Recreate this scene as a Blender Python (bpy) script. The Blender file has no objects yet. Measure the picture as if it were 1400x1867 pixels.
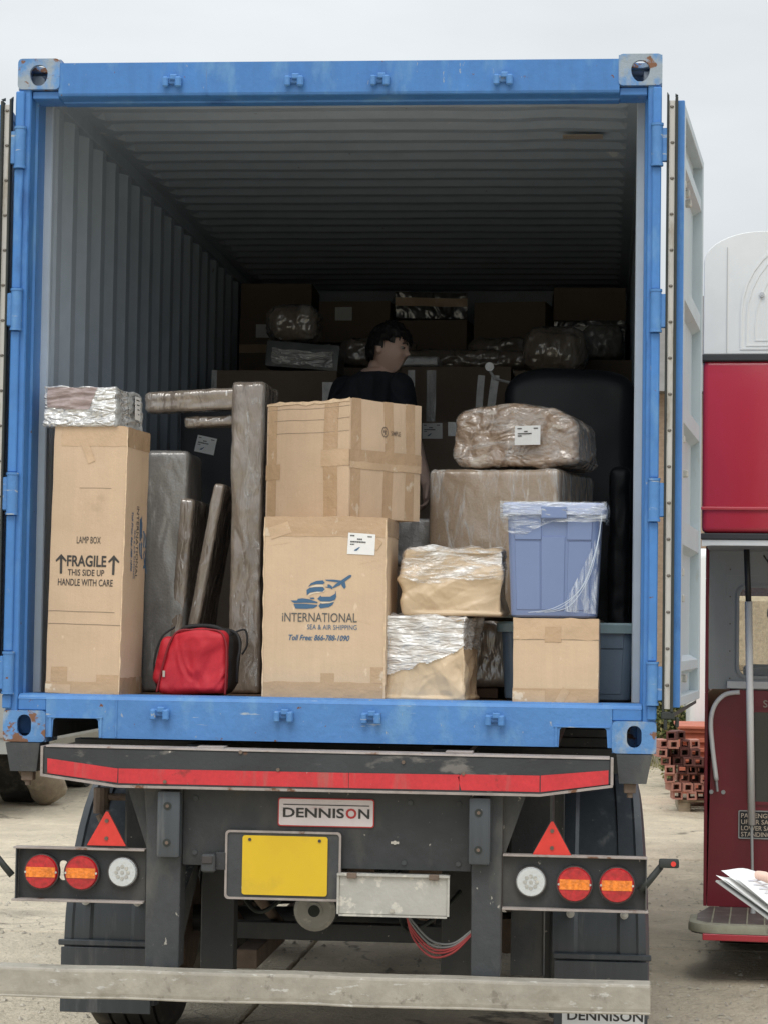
import bpy, bmesh, math, random
from mathutils import Vector, Matrix, noise
from math import radians as R, sin, cos, pi
random.seed(7)
S = bpy.context.scene
COL = S.collection

# ------------------------------------------------------------------ camera
cd = bpy.data.cameras.new('camera'); cam = bpy.data.objects.new('camera', cd); COL.objects.link(cam)
yaw, pitch, roll, F = 0.0938506561, 0.0506579581, 0.0149527728, 4258.08
f = Vector((-sin(yaw)*cos(pitch), cos(yaw)*cos(pitch), sin(pitch)))
r0 = Vector((cos(yaw), sin(yaw), 0)); u0 = r0.cross(f)
r_ = r0*cos(roll) + u0*sin(roll); u_ = -r0*sin(roll) + u0*cos(roll)
m = Matrix((( r_.x, u_.x, -f.x, 1.0194533), (r_.y, u_.y, -f.y, -8.64287556), (r_.z, u_.z, -f.z, 0.435575439), (0,0,0,1)))
cam.matrix_world = m
cd.sensor_fit = 'HORIZONTAL'; cd.sensor_width = 36; cd.lens = F/1400*36
cd.clip_start = .05; cd.clip_end = 1500
S.camera = cam

# ------------------------------------------------------------------ world + sun (overcast)
W = bpy.data.worlds.new('World'); S.world = W; W.use_nodes = True
nt = W.node_tree; nt.nodes.clear()
def wn(t, **k):
    n = nt.nodes.new(t)
    for a, b in k.items(): setattr(n, a, b)
    return n
SUN_EL, SUN_AZ = R(54), R(187)      # azimuth clockwise from +Y
out = wn('ShaderNodeOutputWorld'); bg = wn('ShaderNodeBackground'); bg.inputs['Strength'].default_value = .1
sky = wn('ShaderNodeTexSky', sky_type='NISHITA', sun_disc=False, sun_elevation=SUN_EL, sun_rotation=SUN_AZ, air_density=1.0, dust_density=3.0)
tc = wn('ShaderNodeTexCoord'); sep = wn('ShaderNodeSeparateXYZ')
nt.links.new(tc.outputs['Generated'], sep.inputs[0])
mr = wn('ShaderNodeMapRange'); mr.inputs['From Min'].default_value = 0; mr.inputs['From Max'].default_value = 1
mr.inputs['To Min'].default_value = .62; mr.inputs['To Max'].default_value = 1.75      # overcast sky: zenith brighter than horizon
nt.links.new(sep.outputs['Z'], mr.inputs['Value'])
no = wn('ShaderNodeTexNoise'); no.inputs['Scale'].default_value = 3.2; no.inputs['Detail'].default_value = 5; no.inputs['Roughness'].default_value = .5
mp = wn('ShaderNodeMapping'); mp.inputs['Scale'].default_value = (1, 1, 3.4); mp.inputs['Rotation'].default_value = (.3, .2, 1.0)
nt.links.new(tc.outputs['Generated'], mp.inputs[0]); nt.links.new(mp.outputs[0], no.inputs['Vector'])
nr = wn('ShaderNodeMapRange'); nr.inputs['From Min'].default_value = .3; nr.inputs['From Max'].default_value = .7
nr.inputs['To Min'].default_value = .86; nr.inputs['To Max'].default_value = 1.07
nt.links.new(no.outputs['Fac'], nr.inputs['Value'])
mu = wn('ShaderNodeMath', operation='MULTIPLY'); nt.links.new(mr.outputs[0], mu.inputs[0]); nt.links.new(nr.outputs[0], mu.inputs[1])
m10 = wn('ShaderNodeMath', operation='MULTIPLY'); m10.inputs[1].default_value = 10.6; nt.links.new(mu.outputs[0], m10.inputs[0])
vs = wn('ShaderNodeVectorMath', operation='SCALE'); vs.inputs[0].default_value = (.93, .975, 1.0); nt.links.new(m10.outputs[0], vs.inputs['Scale'])
mx = wn('ShaderNodeMix', data_type='RGBA'); mx.inputs['Factor'].default_value = .93
nt.links.new(sky.outputs[0], mx.inputs[6]); nt.links.new(vs.outputs[0], mx.inputs[7])
nt.links.new(mx.outputs[2], bg.inputs['Color']); nt.links.new(bg.outputs[0], out.inputs[0])
sl = bpy.data.lights.new('sun', 'SUN'); sl.energy = 1.3; sl.angle = R(28); sl.color = (1, .95, .88)
so = bpy.data.objects.new('sun', sl); COL.objects.link(so)
sd = Vector((sin(SUN_AZ)*cos(SUN_EL), cos(SUN_AZ)*cos(SUN_EL), sin(SUN_EL)))
so.rotation_euler = sd.to_track_quat('Z', 'Y').to_euler()
S.cycles.diffuse_bounces = 8; S.cycles.max_bounces = 14; S.cycles.transparent_max_bounces = 16
S.view_settings.view_transform = 'Standard'; S.view_settings.look = 'None'
S.view_settings.exposure = 0.0; S.view_settings.gamma = 1; S.view_settings.use_curve_mapping = False

# ------------------------------------------------------------------ materials
def mat(name, base, rough=.6, metal=0, var=None, spots=None, bump=None, bump2=None, streak=None, spec=.5, coat=0, emis=None):
    """var=(scale,amount,stretch) brightness variation; spots=[(colour,scale,threshold,softness,stretch,rough)] wear patches and painted film highlights;
    bump=(scale,strength,kind)"""
    M = bpy.data.materials.new(name); M.use_nodes = True; n = M.node_tree; b = n.nodes['Principled BSDF']; L = n.links.new
    b.inputs['Roughness'].default_value = rough; b.inputs['Metallic'].default_value = metal
    b.inputs['Specular IOR Level'].default_value = spec; b.inputs['Coat Weight'].default_value = coat
    b.inputs['Coat Roughness'].default_value = .12
    tc = n.nodes.new('ShaderNodeTexCoord')
    def ntex(scale, stretch=(1,1,1), detail=5, kind='noise', off=0):
        mp = n.nodes.new('ShaderNodeMapping'); mp.inputs['Scale'].default_value = stretch; mp.inputs['Location'].default_value = (off, off*.7, off*1.3)
        L(tc.outputs['Object'], mp.inputs[0])
        t = n.nodes.new('ShaderNodeTexNoise' if kind == 'noise' else 'ShaderNodeTexVoronoi')
        t.inputs['Scale'].default_value = scale
        if kind == 'noise': t.inputs['Detail'].default_value = detail; t.inputs['Roughness'].default_value = .6
        L(mp.outputs[0], t.inputs['Vector']); return t
    col = n.nodes.new('ShaderNodeRGB'); col.outputs[0].default_value = (*base, 1); cur = col.outputs[0]; ro = None
    for k, v in enumerate([var] if var and not isinstance(var, list) else (var or [])):
        sc, am = v[:2]; st = v[2] if len(v) > 2 else (1,1,1)
        t = ntex(sc, st, off=3.1*k+1)
        a = n.nodes.new('ShaderNodeMapRange'); a.inputs['From Min'].default_value = .25; a.inputs['From Max'].default_value = .75
        a.inputs['To Min'].default_value = 1-am; a.inputs['To Max'].default_value = 1+am; L(t.outputs['Fac'], a.inputs['Value'])
        s = n.nodes.new('ShaderNodeVectorMath'); s.operation = 'SCALE'; L(cur, s.inputs[0]); L(a.outputs[0], s.inputs['Scale']); cur = s.outputs[0]
    rough_out = None
    for k, sp in enumerate(spots or []):
        c2, sc, th, so_, st = sp[:5]; r2 = sp[5] if len(sp) > 5 else None
        t = ntex(sc, st, 8, off=7.7*k+2)
        a = n.nodes.new('ShaderNodeMapRange'); a.inputs['From Min'].default_value = th; a.inputs['From Max'].default_value = th+so_; L(t.outputs['Fac'], a.inputs['Value'])
        x = n.nodes.new('ShaderNodeMix'); x.data_type = 'RGBA'; x.inputs[7].default_value = (*c2, 1); L(a.outputs[0], x.inputs['Factor']); L(cur, x.inputs[6]); cur = x.outputs[2]
        if r2 is not None:
            y = n.nodes.new('ShaderNodeMix'); y.inputs[3].default_value = r2; L(a.outputs[0], y.inputs[0])
            if rough_out: L(rough_out, y.inputs[2])
            else: y.inputs[2].default_value = rough
            rough_out = y.outputs[0]
    L(cur, b.inputs['Base Color'])
    if rough_out: L(rough_out, b.inputs['Roughness'])
    last = None
    for bp in (bump, bump2):
        if not bp: continue
        kind = bp[2] if len(bp) > 2 else 'noise'; st = bp[3] if len(bp) > 3 else (1,1,1)
        t = ntex(bp[0], st, 1.0 if kind == 'soft' else 6, 'noise' if kind == 'soft' else kind)
        if kind == 'soft': t.inputs['Distortion'].default_value = 1.6; kind = 'noise'
        u = n.nodes.new('ShaderNodeBump'); u.inputs['Strength'].default_value = bp[1]; u.inputs['Distance'].default_value = bp[4] if len(bp) > 4 else .01
        L(t.outputs['Fac'] if kind == 'noise' else t.outputs['Distance'], u.inputs['Height'])
        if kind != 'noise': u.invert = True
        if last: L(last, u.inputs['Normal'])
        last = u.outputs[0]
    if last: L(last, b.inputs['Normal'])
    if last and coat: L(last, b.inputs['Coat Normal'])
    if emis: b.inputs['Emission Color'].default_value = (*emis[0], 1); b.inputs['Emission Strength'].default_value = emis[1]
    return M

def film(name, tint=(.85,.87,.88), lo=.05, hi=.8, scale=9, stretch=(1,1,3), rough=.22, bumps=.6, fmin=.4, fmax=.7):
    M = bpy.data.materials.new(name); M.use_nodes = True; n = M.node_tree; b = n.nodes['Principled BSDF']; L = n.links.new
    b.inputs['Base Color'].default_value = (*tint, 1); b.inputs['Roughness'].default_value = rough; b.inputs['Specular IOR Level'].default_value = 1.0; b.inputs['Coat Weight'].default_value = .8; b.inputs['Coat Roughness'].default_value = .08
    tc = n.nodes.new('ShaderNodeTexCoord'); mp = n.nodes.new('ShaderNodeMapping'); mp.inputs['Scale'].default_value = stretch; mp.inputs['Rotation'].default_value = (.2,.35,.1)
    L(tc.outputs['Object'], mp.inputs[0])
    t = n.nodes.new('ShaderNodeTexNoise'); t.inputs['Scale'].default_value = scale; t.inputs['Detail'].default_value = 8; t.inputs['Roughness'].default_value = .62; t.inputs['Distortion'].default_value = 1.2
    L(mp.outputs[0], t.inputs['Vector'])
    a = n.nodes.new('ShaderNodeMapRange'); a.inputs['From Min'].default_value = fmin; a.inputs['From Max'].default_value = fmax; a.inputs['To Min'].default_value = lo; a.inputs['To Max'].default_value = hi
    L(t.outputs['Fac'], a.inputs['Value']); L(a.outputs[0], b.inputs['Alpha'])
    u = n.nodes.new('ShaderNodeBump'); u.inputs['Strength'].default_value = bumps; u.inputs['Distance'].default_value = .02; t3 = n.nodes.new('ShaderNodeTexNoise'); t3.inputs['Scale'].default_value = scale*1.6; t3.inputs['Detail'].default_value = 1.5; t3.inputs['Distortion'].default_value = 1.5; L(mp.outputs[0], t3.inputs['Vector']); L(t3.outputs['Fac'], u.inputs['Height']); L(u.outputs[0], b.inputs['Normal']); L(u.outputs[0], b.inputs['Coat Normal'])
    return M

BLUE = (.058,.198,.50)
RUST = (.16,.075,.04)
blue = mat('container_blue_paint', BLUE, .42, var=[(3,.10),(30,.06),(8,.08,(3,3,.2))], spots=[((.11,.27,.53),7,.56,.12,(1,1,.4),.6),((.30,.36,.42),40,.68,.03,(1,1,.4),.7),((.17,.13,.12),9,.69,.06,(3.5,3.5,.14),.8),((.03,.12,.34),5,.62,.10,(1.2,1.2,.5),.5),(RUST,30,.70,.02,(1,1,1),.85)], bump=(40,.12), bump2=(4,.15))
blue_worn = mat('worn_blue_paint', (.075,.22,.51), .5, var=[(5,.10),(25,.06)], spots=[((.13,.29,.53),9,.55,.14,(1,1,.5),.6),((.33,.36,.38),34,.66,.04,(1,1,.5),.75),((.38,.44,.49),22,.645,.03,(.22,1,2.6),.7),(RUST,24,.685,.03,(1,1,1),.9)], bump=(30,.3), bump2=(8,.3))
blue_cast = mat('casting_blue_paint', (.10,.25,.52), .55, var=[(8,.15)], spots=[((.29,.35,.41),12,.44,.14,(1,1,.6),.7),((.20,.10,.06),15,.555,.04,(1,1,1),.9),((.50,.52,.52),40,.68,.03,(1,1,1),.7)], bump=(35,.4), bump2=(9,.3))
lining = mat('grey_steel_lining', (.39,.455,.53), .5, var=[(2,.08),(12,.06)], spots=[((.60,.63,.65),6,.68,.05,(1,1,.12),.5),((.17,.17,.17),20,.70,.04,(1,1,.3),.7)], bump=(6,.15))
doorgrey = mat('door_inner_paint', (.42,.48,.515), .5, var=[(4,.06)], spots=[((.33,.35,.34),9,.62,.1,(1,1,.3),.7),(RUST,30,.74,.02,(1,1,1),.9)], bump=(20,.1))
rubber = mat('gasket_rubber', (.025,.03,.028), .65, var=[(20,.3)])
strip = mat('gasket_retainer_steel', (.66,.65,.62), .45, var=[(9,.12,(1,1,.4))], spots=[((.40,.36,.29),10,.55,.12,(1,1,.3),.8)])
rivet_m = mat('rivet_steel', (.22,.20,.18), .6)
plank_m = mat('container_floor_wood', (.13,.075,.045), .7, var=[(8,.3,(1,.05,1))], bump=(20,.3,'noise',(1,.05,1)))
card = mat('kraft_cardboard', (.585,.43,.295), .75, var=[(1.6,.07),(260,.06),(45,.035,(1,1,.04)),(7,.04)], spots=[((.68,.53,.38),30,.66,.05,(1,1,.5),.8),((.42,.30,.20),5,.66,.12,(1,1,1),.7)], bump=(150,.12,'noise',(1,1,.03),.004), bump2=(4.5,.35,'noise',(1,1,1),.02))
card2 = mat('tan_cardboard', (.605,.45,.305), .75, var=[(2,.07),(260,.06),(40,.035,(1,1,.04)),(7,.04)], spots=[((.70,.55,.40),28,.66,.05,(1,1,.5),.8),((.44,.32,.21),5,.66,.12,(1,1,1),.7)], bump=(150,.12,'noise',(1,1,.03),.004), bump2=(4.5,.35,'noise',(1,1,1),.02))
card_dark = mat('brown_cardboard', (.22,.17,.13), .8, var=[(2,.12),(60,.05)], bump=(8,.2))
card_edge = mat('cardboard_edge', (.66,.50,.34), .85, var=[(60,.2)])
tape = mat('brown_packing_tape', (.49,.335,.205), .24, var=[(5,.08),(40,.05,(.2,1,1))], spots=[((.62,.50,.37),15,.62,.05,(1,1,.6),.25)], bump=(11,.7,'noise',(1,1,1),.012), spec=.7)
tape_clear = mat('glossy_tape', (.56,.40,.26), .22, var=[(9,.12)], spots=[((.70,.58,.44),12,.62,.05,(1,1,1),.3)], bump=(18,.5))
tape_silver = mat('silver_tape', (.50,.51,.51), .3, .3, var=[(20,.15)], bump=(30,.5))
ink_black = mat('black_ink', (.045,.042,.04), .7)
ink_blue = mat('blue_ink', (.055,.13,.235), .7)
ink_white = mat('pale_ink', (.70,.60,.47), .7)
paperw = mat('white_label_paper', (.80,.80,.79), .6, var=[(30,.03)])
kraftp = mat('kraft_paper', (.61,.465,.305), .42, var=[(5,.08),(200,.04)], bump=(34,.25,'noise',(1,1,1),.006), spec=.6)
bundle_m = mat('kraft_under_film', (.36,.26,.185), .2, var=[(6,.14)], spots=[((.62,.55,.47),8,.57,.09,(1,1,1.8),.14)], bump=(7.5,.85,'soft',(1,1,1.2),.04), bump2=(28,.5,'soft',(1,1,1.3),.009), spec=1.0, coat=1.0)  # paler spots paint the film's broad highlights into the colour
bubble_m = mat('bubble_wrapped_kraft', (.37,.28,.20), .26, var=[(4,.12),(90,.10)], spots=[((.60,.54,.47),8,.60,.08,(2.2,2.2,.35),.2)], bump=(110,.22,'vor',(1,1,1),.003), bump2=(6,.45,'soft',(1.3,1.3,.7),.022), spec=.9, coat=.8)  # paler upright streaks are film sheen painted into the colour
bubble_grey = mat('grey_bubble_wrap', (.27,.26,.245), .3, var=[(6,.25,(3,3,.25)),(80,.12)], spots=[((.48,.47,.45),10,.62,.06,(3,3,.3),.2)], bump=(110,.2,'vor',(1,1,1),.003), bump2=(5,.45,'soft',(1.4,1.4,.8),.022), spec=.9, coat=.7)
darkfilm = mat('brown_wrap_film', (.26,.215,.175), .18, var=[(5,.3),(30,.15)], spots=[((.40,.37,.34),4,.56,.14,(2.0,2.0,.4),.16),((.72,.71,.70),12,.665,.03,(2.2,2.2,.5),.2)], bump=(5,.55,'soft',(1.3,1.3,.6),.035), bump2=(24,.35,'soft',(1.6,1.6,.5),.008), spec=1.0, coat=1.0)  # pale spots put the wrap's highlight streaks into the colour
foil_m = mat('silver_foil_wrap', (.70,.70,.70), .26, .25, var=[(7,.14,(1,1,3))], bump=(12,1.0,'soft',(1,1,2.5),.03), bump2=(40,.5,'soft',(1,1,2),.006), coat=.8)
foil_side = mat('clear_bubble_over_grey', (.44,.45,.45), .3, var=[(14,.2)], spots=[((.72,.73,.73),16,.60,.05,(1,1,1.5),.2)], bump=(22,.7))
mauve = mat('mauve_fabric_under_wrap', (.34,.27,.265), .4, var=[(9,.25,(1,1,4))], bump=(12,.8,'noise',(1,1,4)))
filmw = film('white_stretch_film', (.88,.88,.87), .45, .97, 7, (1,1,5), .3, .8, .38, .60)
filmk = film('clear_stretch_film', (.86,.85,.83), .08, .85, 8, (1,1,4), .2, .8, .40, .64)
filmt = film('tote_stretch_film', (.80,.86,.93), .03, .85, 7, (1,1,6), .18, .7, .40, .68)
blackwrap = mat('black_wrap', (.012,.014,.018), .45, bump=(6,.3))
duf_red = mat('red_bag_fabric', (.50,.014,.028), .62, var=[(5,.12),(120,.08)], bump=(7,.9,'soft',(1,1,.8),.035), bump2=(300,.2))
duf_dark = mat('dark_red_piping', (.22,.01,.015), .6, bump=(300,.2))
duf_black = mat('black_webbing', (.018,.018,.02), .7, bump=(200,.3))
zip_m = mat('zip_pull_metal', (.55,.5,.45), .35, .6)
tote_m = mat('blue_plastic_tote', (.18,.24,.42), .38, var=[(4,.05)], bump=(30,.05))
tote_lid = mat('pale_lid_plastic', (.36,.42,.60), .35, var=[(6,.1)])
tote_grey = mat('grey_plastic_tote', (.12,.18,.26), .35, var=[(6,.25,(1,1,.2))], bump=(8,.3))
tote_teal = mat('teal_lid_plastic', (.26,.38,.43), .35, var=[(6,.2)])
skin_m = mat('skin', (.72,.50,.41), .5, var=[(12,.06)])
hair_m = mat('black_hair', (.012,.010,.010), .5, bump=(60,.5,'noise',(1,1,.3)))
shirt_m = mat('black_tshirt_cotton', (.020,.024,.034), .85, bump=(7,.9,'soft',(1,1,.7),.04))
trouser_m = mat('dark_trousers', (.03,.032,.04), .85)
shoe_m = mat('dark_shoe', (.03,.028,.025), .6)
eye_m = mat('eye', (.35,.33,.31), .2); iris_m = mat('iris', (.02,.013,.01), .2)
tblack = mat('trailer_black_paint', (.030,.033,.036), .48, var=[(3,.2),(14,.15)], spots=[((.080,.077,.070),5,.52,.18,(1,1,.45),.8),((.32,.30,.27),33,.675,.03,(1,1,1),.8)], bump=(25,.25))
tgrey = mat('dusty_trailer_paint', (.048,.053,.057), .55, var=[(3,.2),(20,.12)], spots=[((.115,.11,.10),5,.52,.16,(1,1,.5),.85),((.38,.36,.32),26,.665,.03,(1,1,.7),.85)], bump=(25,.3))
beam_m = mat('scuffed_beam_paint', (.036,.040,.045), .42, var=[(4,.25,(1,1,1.5))], spots=[((.16,.15,.14),7,.57,.07,(.6,1,1.5),.7),((.52,.49,.44),23,.685,.03,(.6,1,1),.8),(RUST,9,.66,.05,(1,1,1),.9)], bump=(20,.4))
edge_dirty = mat('dirty_flange', (.33,.29,.27), .8, var=[(12,.25)], spots=[(RUST,8,.6,.05,(1,1,1),.9)], bump=(40,.4))
alu = mat('dusty_grey_steel_bar', (.355,.33,.28), .62, .0, var=[(2.5,.12),(16,.16)], spots=[((.50,.49,.45),34,.62,.05,(.5,1,1.4),.6),((.22,.20,.165),15,.60,.08,(1,1,1),.8),((.24,.215,.17),4,.56,.15,(1,1,2),.8)], bump=(24,.4))
redtape = mat('red_reflective_tape', (.56,.035,.045), .3, var=[(10,.14),(60,.12)], spots=[((.55,.33,.30),30,.69,.03,(1,1,1),.6),((.40,.10,.09),5,.56,.15,(3,1,.4),.6),((.30,.03,.03),9,.64,.06,(1,1,1),.5)], bump=(200,.1,'vor',(1,1,1),.002))
redrefl = mat('red_reflector_plastic', (.72,.045,.035), .25, var=[(30,.1)], spec=.6)
mudp = mat('mudguard_plastic', (.058,.067,.077), .36, var=[(2,.12),(6,.15,(6,6,.4))], spots=[((.15,.155,.155),5,.58,.16,(3,3,.4),.7),((.33,.31,.27),40,.71,.03,(1,1,1),.85)], bump=(10,.15))
steel = mat('galvanised_box_steel', (.44,.43,.40), .55, .2, var=[(7,.14)], spots=[((.60,.58,.52),28,.55,.06,(1,1,1),.8),((.22,.20,.17),5,.63,.1,(1,1,1),.8)], bump=(22,.35))
rustm = mat('rusty_dusty_steel', (.15,.11,.085), .8, var=[(12,.3)], bump=(30,.5))
tyre_m = mat('tyre_rubber', (.035,.033,.030), .8, var=[(10,.2)], spots=[((.14,.125,.10),5,.50,.2,(1,1,1),.9)], bump=(20,.3))
tyre_dirty = mat('muddy_tyre_rubber', (.25,.205,.15), .9, var=[(8,.25)], spots=[((.40,.34,.25),6,.48,.2,(1,1,1),.9)], bump=(20,.5))
lamp_red = mat('tail_lamp_red', (.43,.014,.020), .12, var=[(60,.35),(14,.2,(.3,1,2))], bump=(60,.35,'vor',(1,1,1),.003), coat=.6)
lamp_amber = mat('tail_lamp_amber', (.82,.22,.02), .15, var=[(70,.3),(22,.35,(2,1,.3))], bump=(110,.5,'vor',(1,1,1),.004), coat=.6)
lamp_clear = mat('reverse_lamp_clear', (.60,.63,.64), .2, .2, bump=(90,.35,'vor',(1,1,1),.003), coat=.6)
lamp_body = mat('lamp_surround_plastic', (.05,.045,.045), .4)
plate_yellow = mat('yellow_plate', (.70,.47,.02), .35, var=[(3,.10)], spots=[((.50,.35,.04),4,.55,.25,(1,1,1),.5)])
badge = mat('silver_red_badge', (.66,.60,.60), .35, var=[(12,.1)], spots=[((.45,.20,.18),9,.62,.12,(.5,1,1.5),.5)])
badge_red = mat('badge_red', (.45,.03,.03), .4)
cable_red = mat('red_cable', (.35,.05,.05), .5); cable_grey = mat('grey_cable', (.2,.2,.2), .5)
conc = mat('yard_concrete', (.57,.495,.375), .85, var=[(.35,.10),(2.2,.13),(9,.10,(1,.35,1)),(40,.12)], spots=[((.34,.30,.235),1.1,.56,.2,(1,1,1)),((.62,.57,.46),9,.62,.1,(1,1,1)),((.22,.195,.15),26,.71,.03,(1,1,1))], bump=(5,.8,'noise',(1,.5,1),.06), bump2=(26,1.0,'noise',(1,1,1),.03))
dirt = mat('pale_dirt', (.42,.37,.26), .95, var=[(.5,.15),(4,.15)], spots=[((.12,.16,.05),1.2,.55,.12,(1,1,1))], bump=(6,.8,'noise',(1,1,1),.05))
dirt_stone = mat('loose_stone', (.46,.42,.35), .9, var=[(3,.35)])
leafA = mat('hedge_leaf', (.085,.12,.035), .6, var=[(2,.35)]); leafB = mat('dry_leaf', (.27,.25,.10), .7, var=[(2,.3)]); bark = mat('bark', (.13,.10,.07), .9)
bus_red = mat('bus_red_paint', (.47,.030,.050), .2, var=[(1.5,.06)], coat=.6, bump=(1.6,.12))
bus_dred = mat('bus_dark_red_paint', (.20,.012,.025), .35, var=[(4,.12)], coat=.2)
bus_white = mat('bus_white_paint', (.72,.73,.72), .3, var=[(2,.04),(9,.03)], coat=.3)
bus_grey = mat('bus_interior_grey', (.36,.38,.38), .5, var=[(4,.06)])
bus_black = mat('black_rubber_trim', (.03,.032,.034), .5)
bus_glass = mat('dark_glass', (.012,.016,.02), .08, spec=.8)
bus_rim = mat('worn_platform_edge', (.33,.32,.24), .7, var=[(12,.2)], spots=[((.18,.16,.12),7,.58,.1,(1,1,1))], bump=(20,.3))
bus_floor = mat('platform_floor', (.13,.11,.10), .6, var=[(5,.3)], spots=[((.28,.26,.24),6,.56,.14,(1,3,1))])
pole_m = mat('grab_pole_white', (.82,.82,.80), .35); line_m = mat('panel_seam_grey', (.42,.43,.42), .5)
chrome = mat('chrome', (.6,.6,.6), .2, .9)
brickm = mat('brick_wall_far', (.30,.22,.16), .9, var=[(1,.15),(9,.2,(1,1,3))], bump=(10,.4))
clay = mat('terracotta_block', (.115,.042,.036), .85, var=[(14,.2)]); clay_b = mat('pale_terracotta_block', (.42,.20,.16), .85, var=[(14,.15)])
orange = mat('orange_red_steel', (.50,.15,.09), .6, var=[(5,.2)]); wood = mat('weathered_pallet_wood', (.30,.25,.18), .9, var=[(10,.2)])
van_w = mat('van_white_paint', (.76,.79,.80), .35, var=[(2,.03)]); grey_v = mat('grey_lorry_panel', (.30,.31,.30), .6, var=[(2,.1)])
straw = mat('straw_bale', (.50,.42,.27), .95, var=[(3,.15),(30,.25)], bump=(30,.8))

def add_cracks(M, scale, width, colour, off):
    n = M.node_tree; L = n.links.new; b = n.nodes['Principled BSDF']
    tc = n.nodes.new('ShaderNodeTexCoord'); nz = n.nodes.new('ShaderNodeTexNoise'); nz.inputs['Scale'].default_value = 2.2; nz.inputs['Detail'].default_value = 8
    L(tc.outputs['Object'], nz.inputs['Vector'])
    ad = n.nodes.new('ShaderNodeVectorMath'); ad.operation = 'MULTIPLY_ADD'; L(nz.outputs['Color'], ad.inputs[0]); ad.inputs[1].default_value = (.5,.5,.5); L(tc.outputs['Object'], ad.inputs[2])
    v = n.nodes.new('ShaderNodeTexVoronoi'); v.feature = 'DISTANCE_TO_EDGE'; v.inputs['Scale'].default_value = scale
    o2 = n.nodes.new('ShaderNodeVectorMath'); o2.operation = 'ADD'; o2.inputs[1].default_value = (off, off, 0); L(ad.outputs[0], o2.inputs[0]); L(o2.outputs[0], v.inputs['Vector'])
    m = n.nodes.new('ShaderNodeMapRange'); m.inputs['From Min'].default_value = 0; m.inputs['From Max'].default_value = width; m.inputs['To Min'].default_value = 1; m.inputs['To Max'].default_value = 0; L(v.outputs['Distance'], m.inputs['Value'])
    n2 = n.nodes.new('ShaderNodeTexNoise'); n2.inputs['Scale'].default_value = .9; L(o2.outputs[0], n2.inputs['Vector'])
    m2 = n.nodes.new('ShaderNodeMapRange'); m2.inputs['From Min'].default_value = .48; m2.inputs['From Max'].default_value = .58; L(n2.outputs['Fac'], m2.inputs['Value'])
    mm = n.nodes.new('ShaderNodeMath'); mm.operation = 'MULTIPLY'; L(m.outputs[0], mm.inputs[0]); L(m2.outputs[0], mm.inputs[1])
    x = n.nodes.new('ShaderNodeMix'); x.data_type = 'RGBA'; x.inputs[7].default_value = (*colour, 1); L(mm.outputs[0], x.inputs['Factor'])
    src = b.inputs['Base Color'].links[0].from_socket; L(src, x.inputs[6]); L(x.outputs[2], b.inputs['Base Color'])
add_cracks(conc, .55, .012, (.20,.17,.13), 3); add_cracks(conc, 1.7, .016, (.27,.235,.18), 11)
# ------------------------------------------------------------------ helpers
I4 = Matrix.Identity(4)
def T(x, y, z): return Matrix.Translation((x, y, z))
def RX(a): return Matrix.Rotation(R(a), 4, 'X')
def RY(a): return Matrix.Rotation(R(a), 4, 'Y')
def RZ(a): return Matrix.Rotation(R(a), 4, 'Z')
def thing(name, label, cat, loc=(0,0,0), rz=0, group=None, kind=None, rot=None):
    o = bpy.data.objects.new(name, None); COL.objects.link(o); o.location = loc
    o.rotation_euler = rot if rot else (0, 0, R(rz)); o.empty_display_size = .1
    o['label'] = label; o['category'] = cat
    if group: o['group'] = group
    if kind: o['kind'] = kind
    return o
def obj(name, bm, m, parent=None, smooth=False, label=None, cat=None, group=None, kind=None, recalc=True):
    if recalc: bmesh.ops.recalc_face_normals(bm, faces=bm.faces)
    me = bpy.data.meshes.new(name); bm.to_mesh(me); bm.free()
    if m: me.materials.append(m)
    if smooth is True: me.polygons.foreach_set('use_smooth', [True]*len(me.polygons))
    elif smooth: me.polygons.foreach_set('use_smooth', [True]*len(me.polygons)); me.set_sharp_from_angle(angle=R(smooth))
    o = bpy.data.objects.new(name, me); COL.objects.link(o)
    if parent: o.parent = parent
    if label: o['label'] = label
    if cat: o['category'] = cat
    if group: o['group'] = group
    if kind: o['kind'] = kind
    return o
def NB(): return bmesh.new()
def box(bm, x0, x1, y0, y1, z0, z1, bev=0, M=None, seg=1):
    r = bmesh.ops.create_cube(bm, size=1, matrix=T((x0+x1)/2, (y0+y1)/2, (z0+z1)/2) @ Matrix.Diagonal((abs(x1-x0), abs(y1-y0), abs(z1-z0), 1)))
    vs = r['verts']
    if bev > 0:
        es = list({e for v in vs for e in v.link_edges})
        q = bmesh.ops.bevel(bm, geom=es, offset=bev, segments=seg, affect='EDGES', profile=.6)
        vs = list({v for fc in q['faces'] for v in fc.verts} | {v for v in vs if v.is_valid})
        # bevel returns only new faces; include linked
        st = set(vs)
        for v in list(st):
            for e in v.link_edges: st.add(e.other_vert(v))
        vs = list(st)
    if M is not None: bmesh.ops.transform(bm, matrix=M, verts=vs)
    return vs
def bx(name, x0, x1, y0, y1, z0, z1, m, parent, bev=.002, M=None, **k):
    bm = NB(); box(bm, x0, x1, y0, y1, z0, z1, bev, M); return obj(name, bm, m, parent, **k)
def cyl(bm, p0, p1, r0, r1=None, seg=16, caps=True):
    p0, p1 = Vector(p0), Vector(p1); r1 = r0 if r1 is None else r1
    d = p1-p0; q = d.to_track_quat('Z', 'Y').to_matrix().to_4x4()
    r = bmesh.ops.create_cone(bm, cap_ends=caps, cap_tris=False, segments=seg, radius1=r0, radius2=r1, depth=d.length, matrix=Matrix.Translation((p0+p1)/2) @ q)
    return r['verts']
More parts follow.
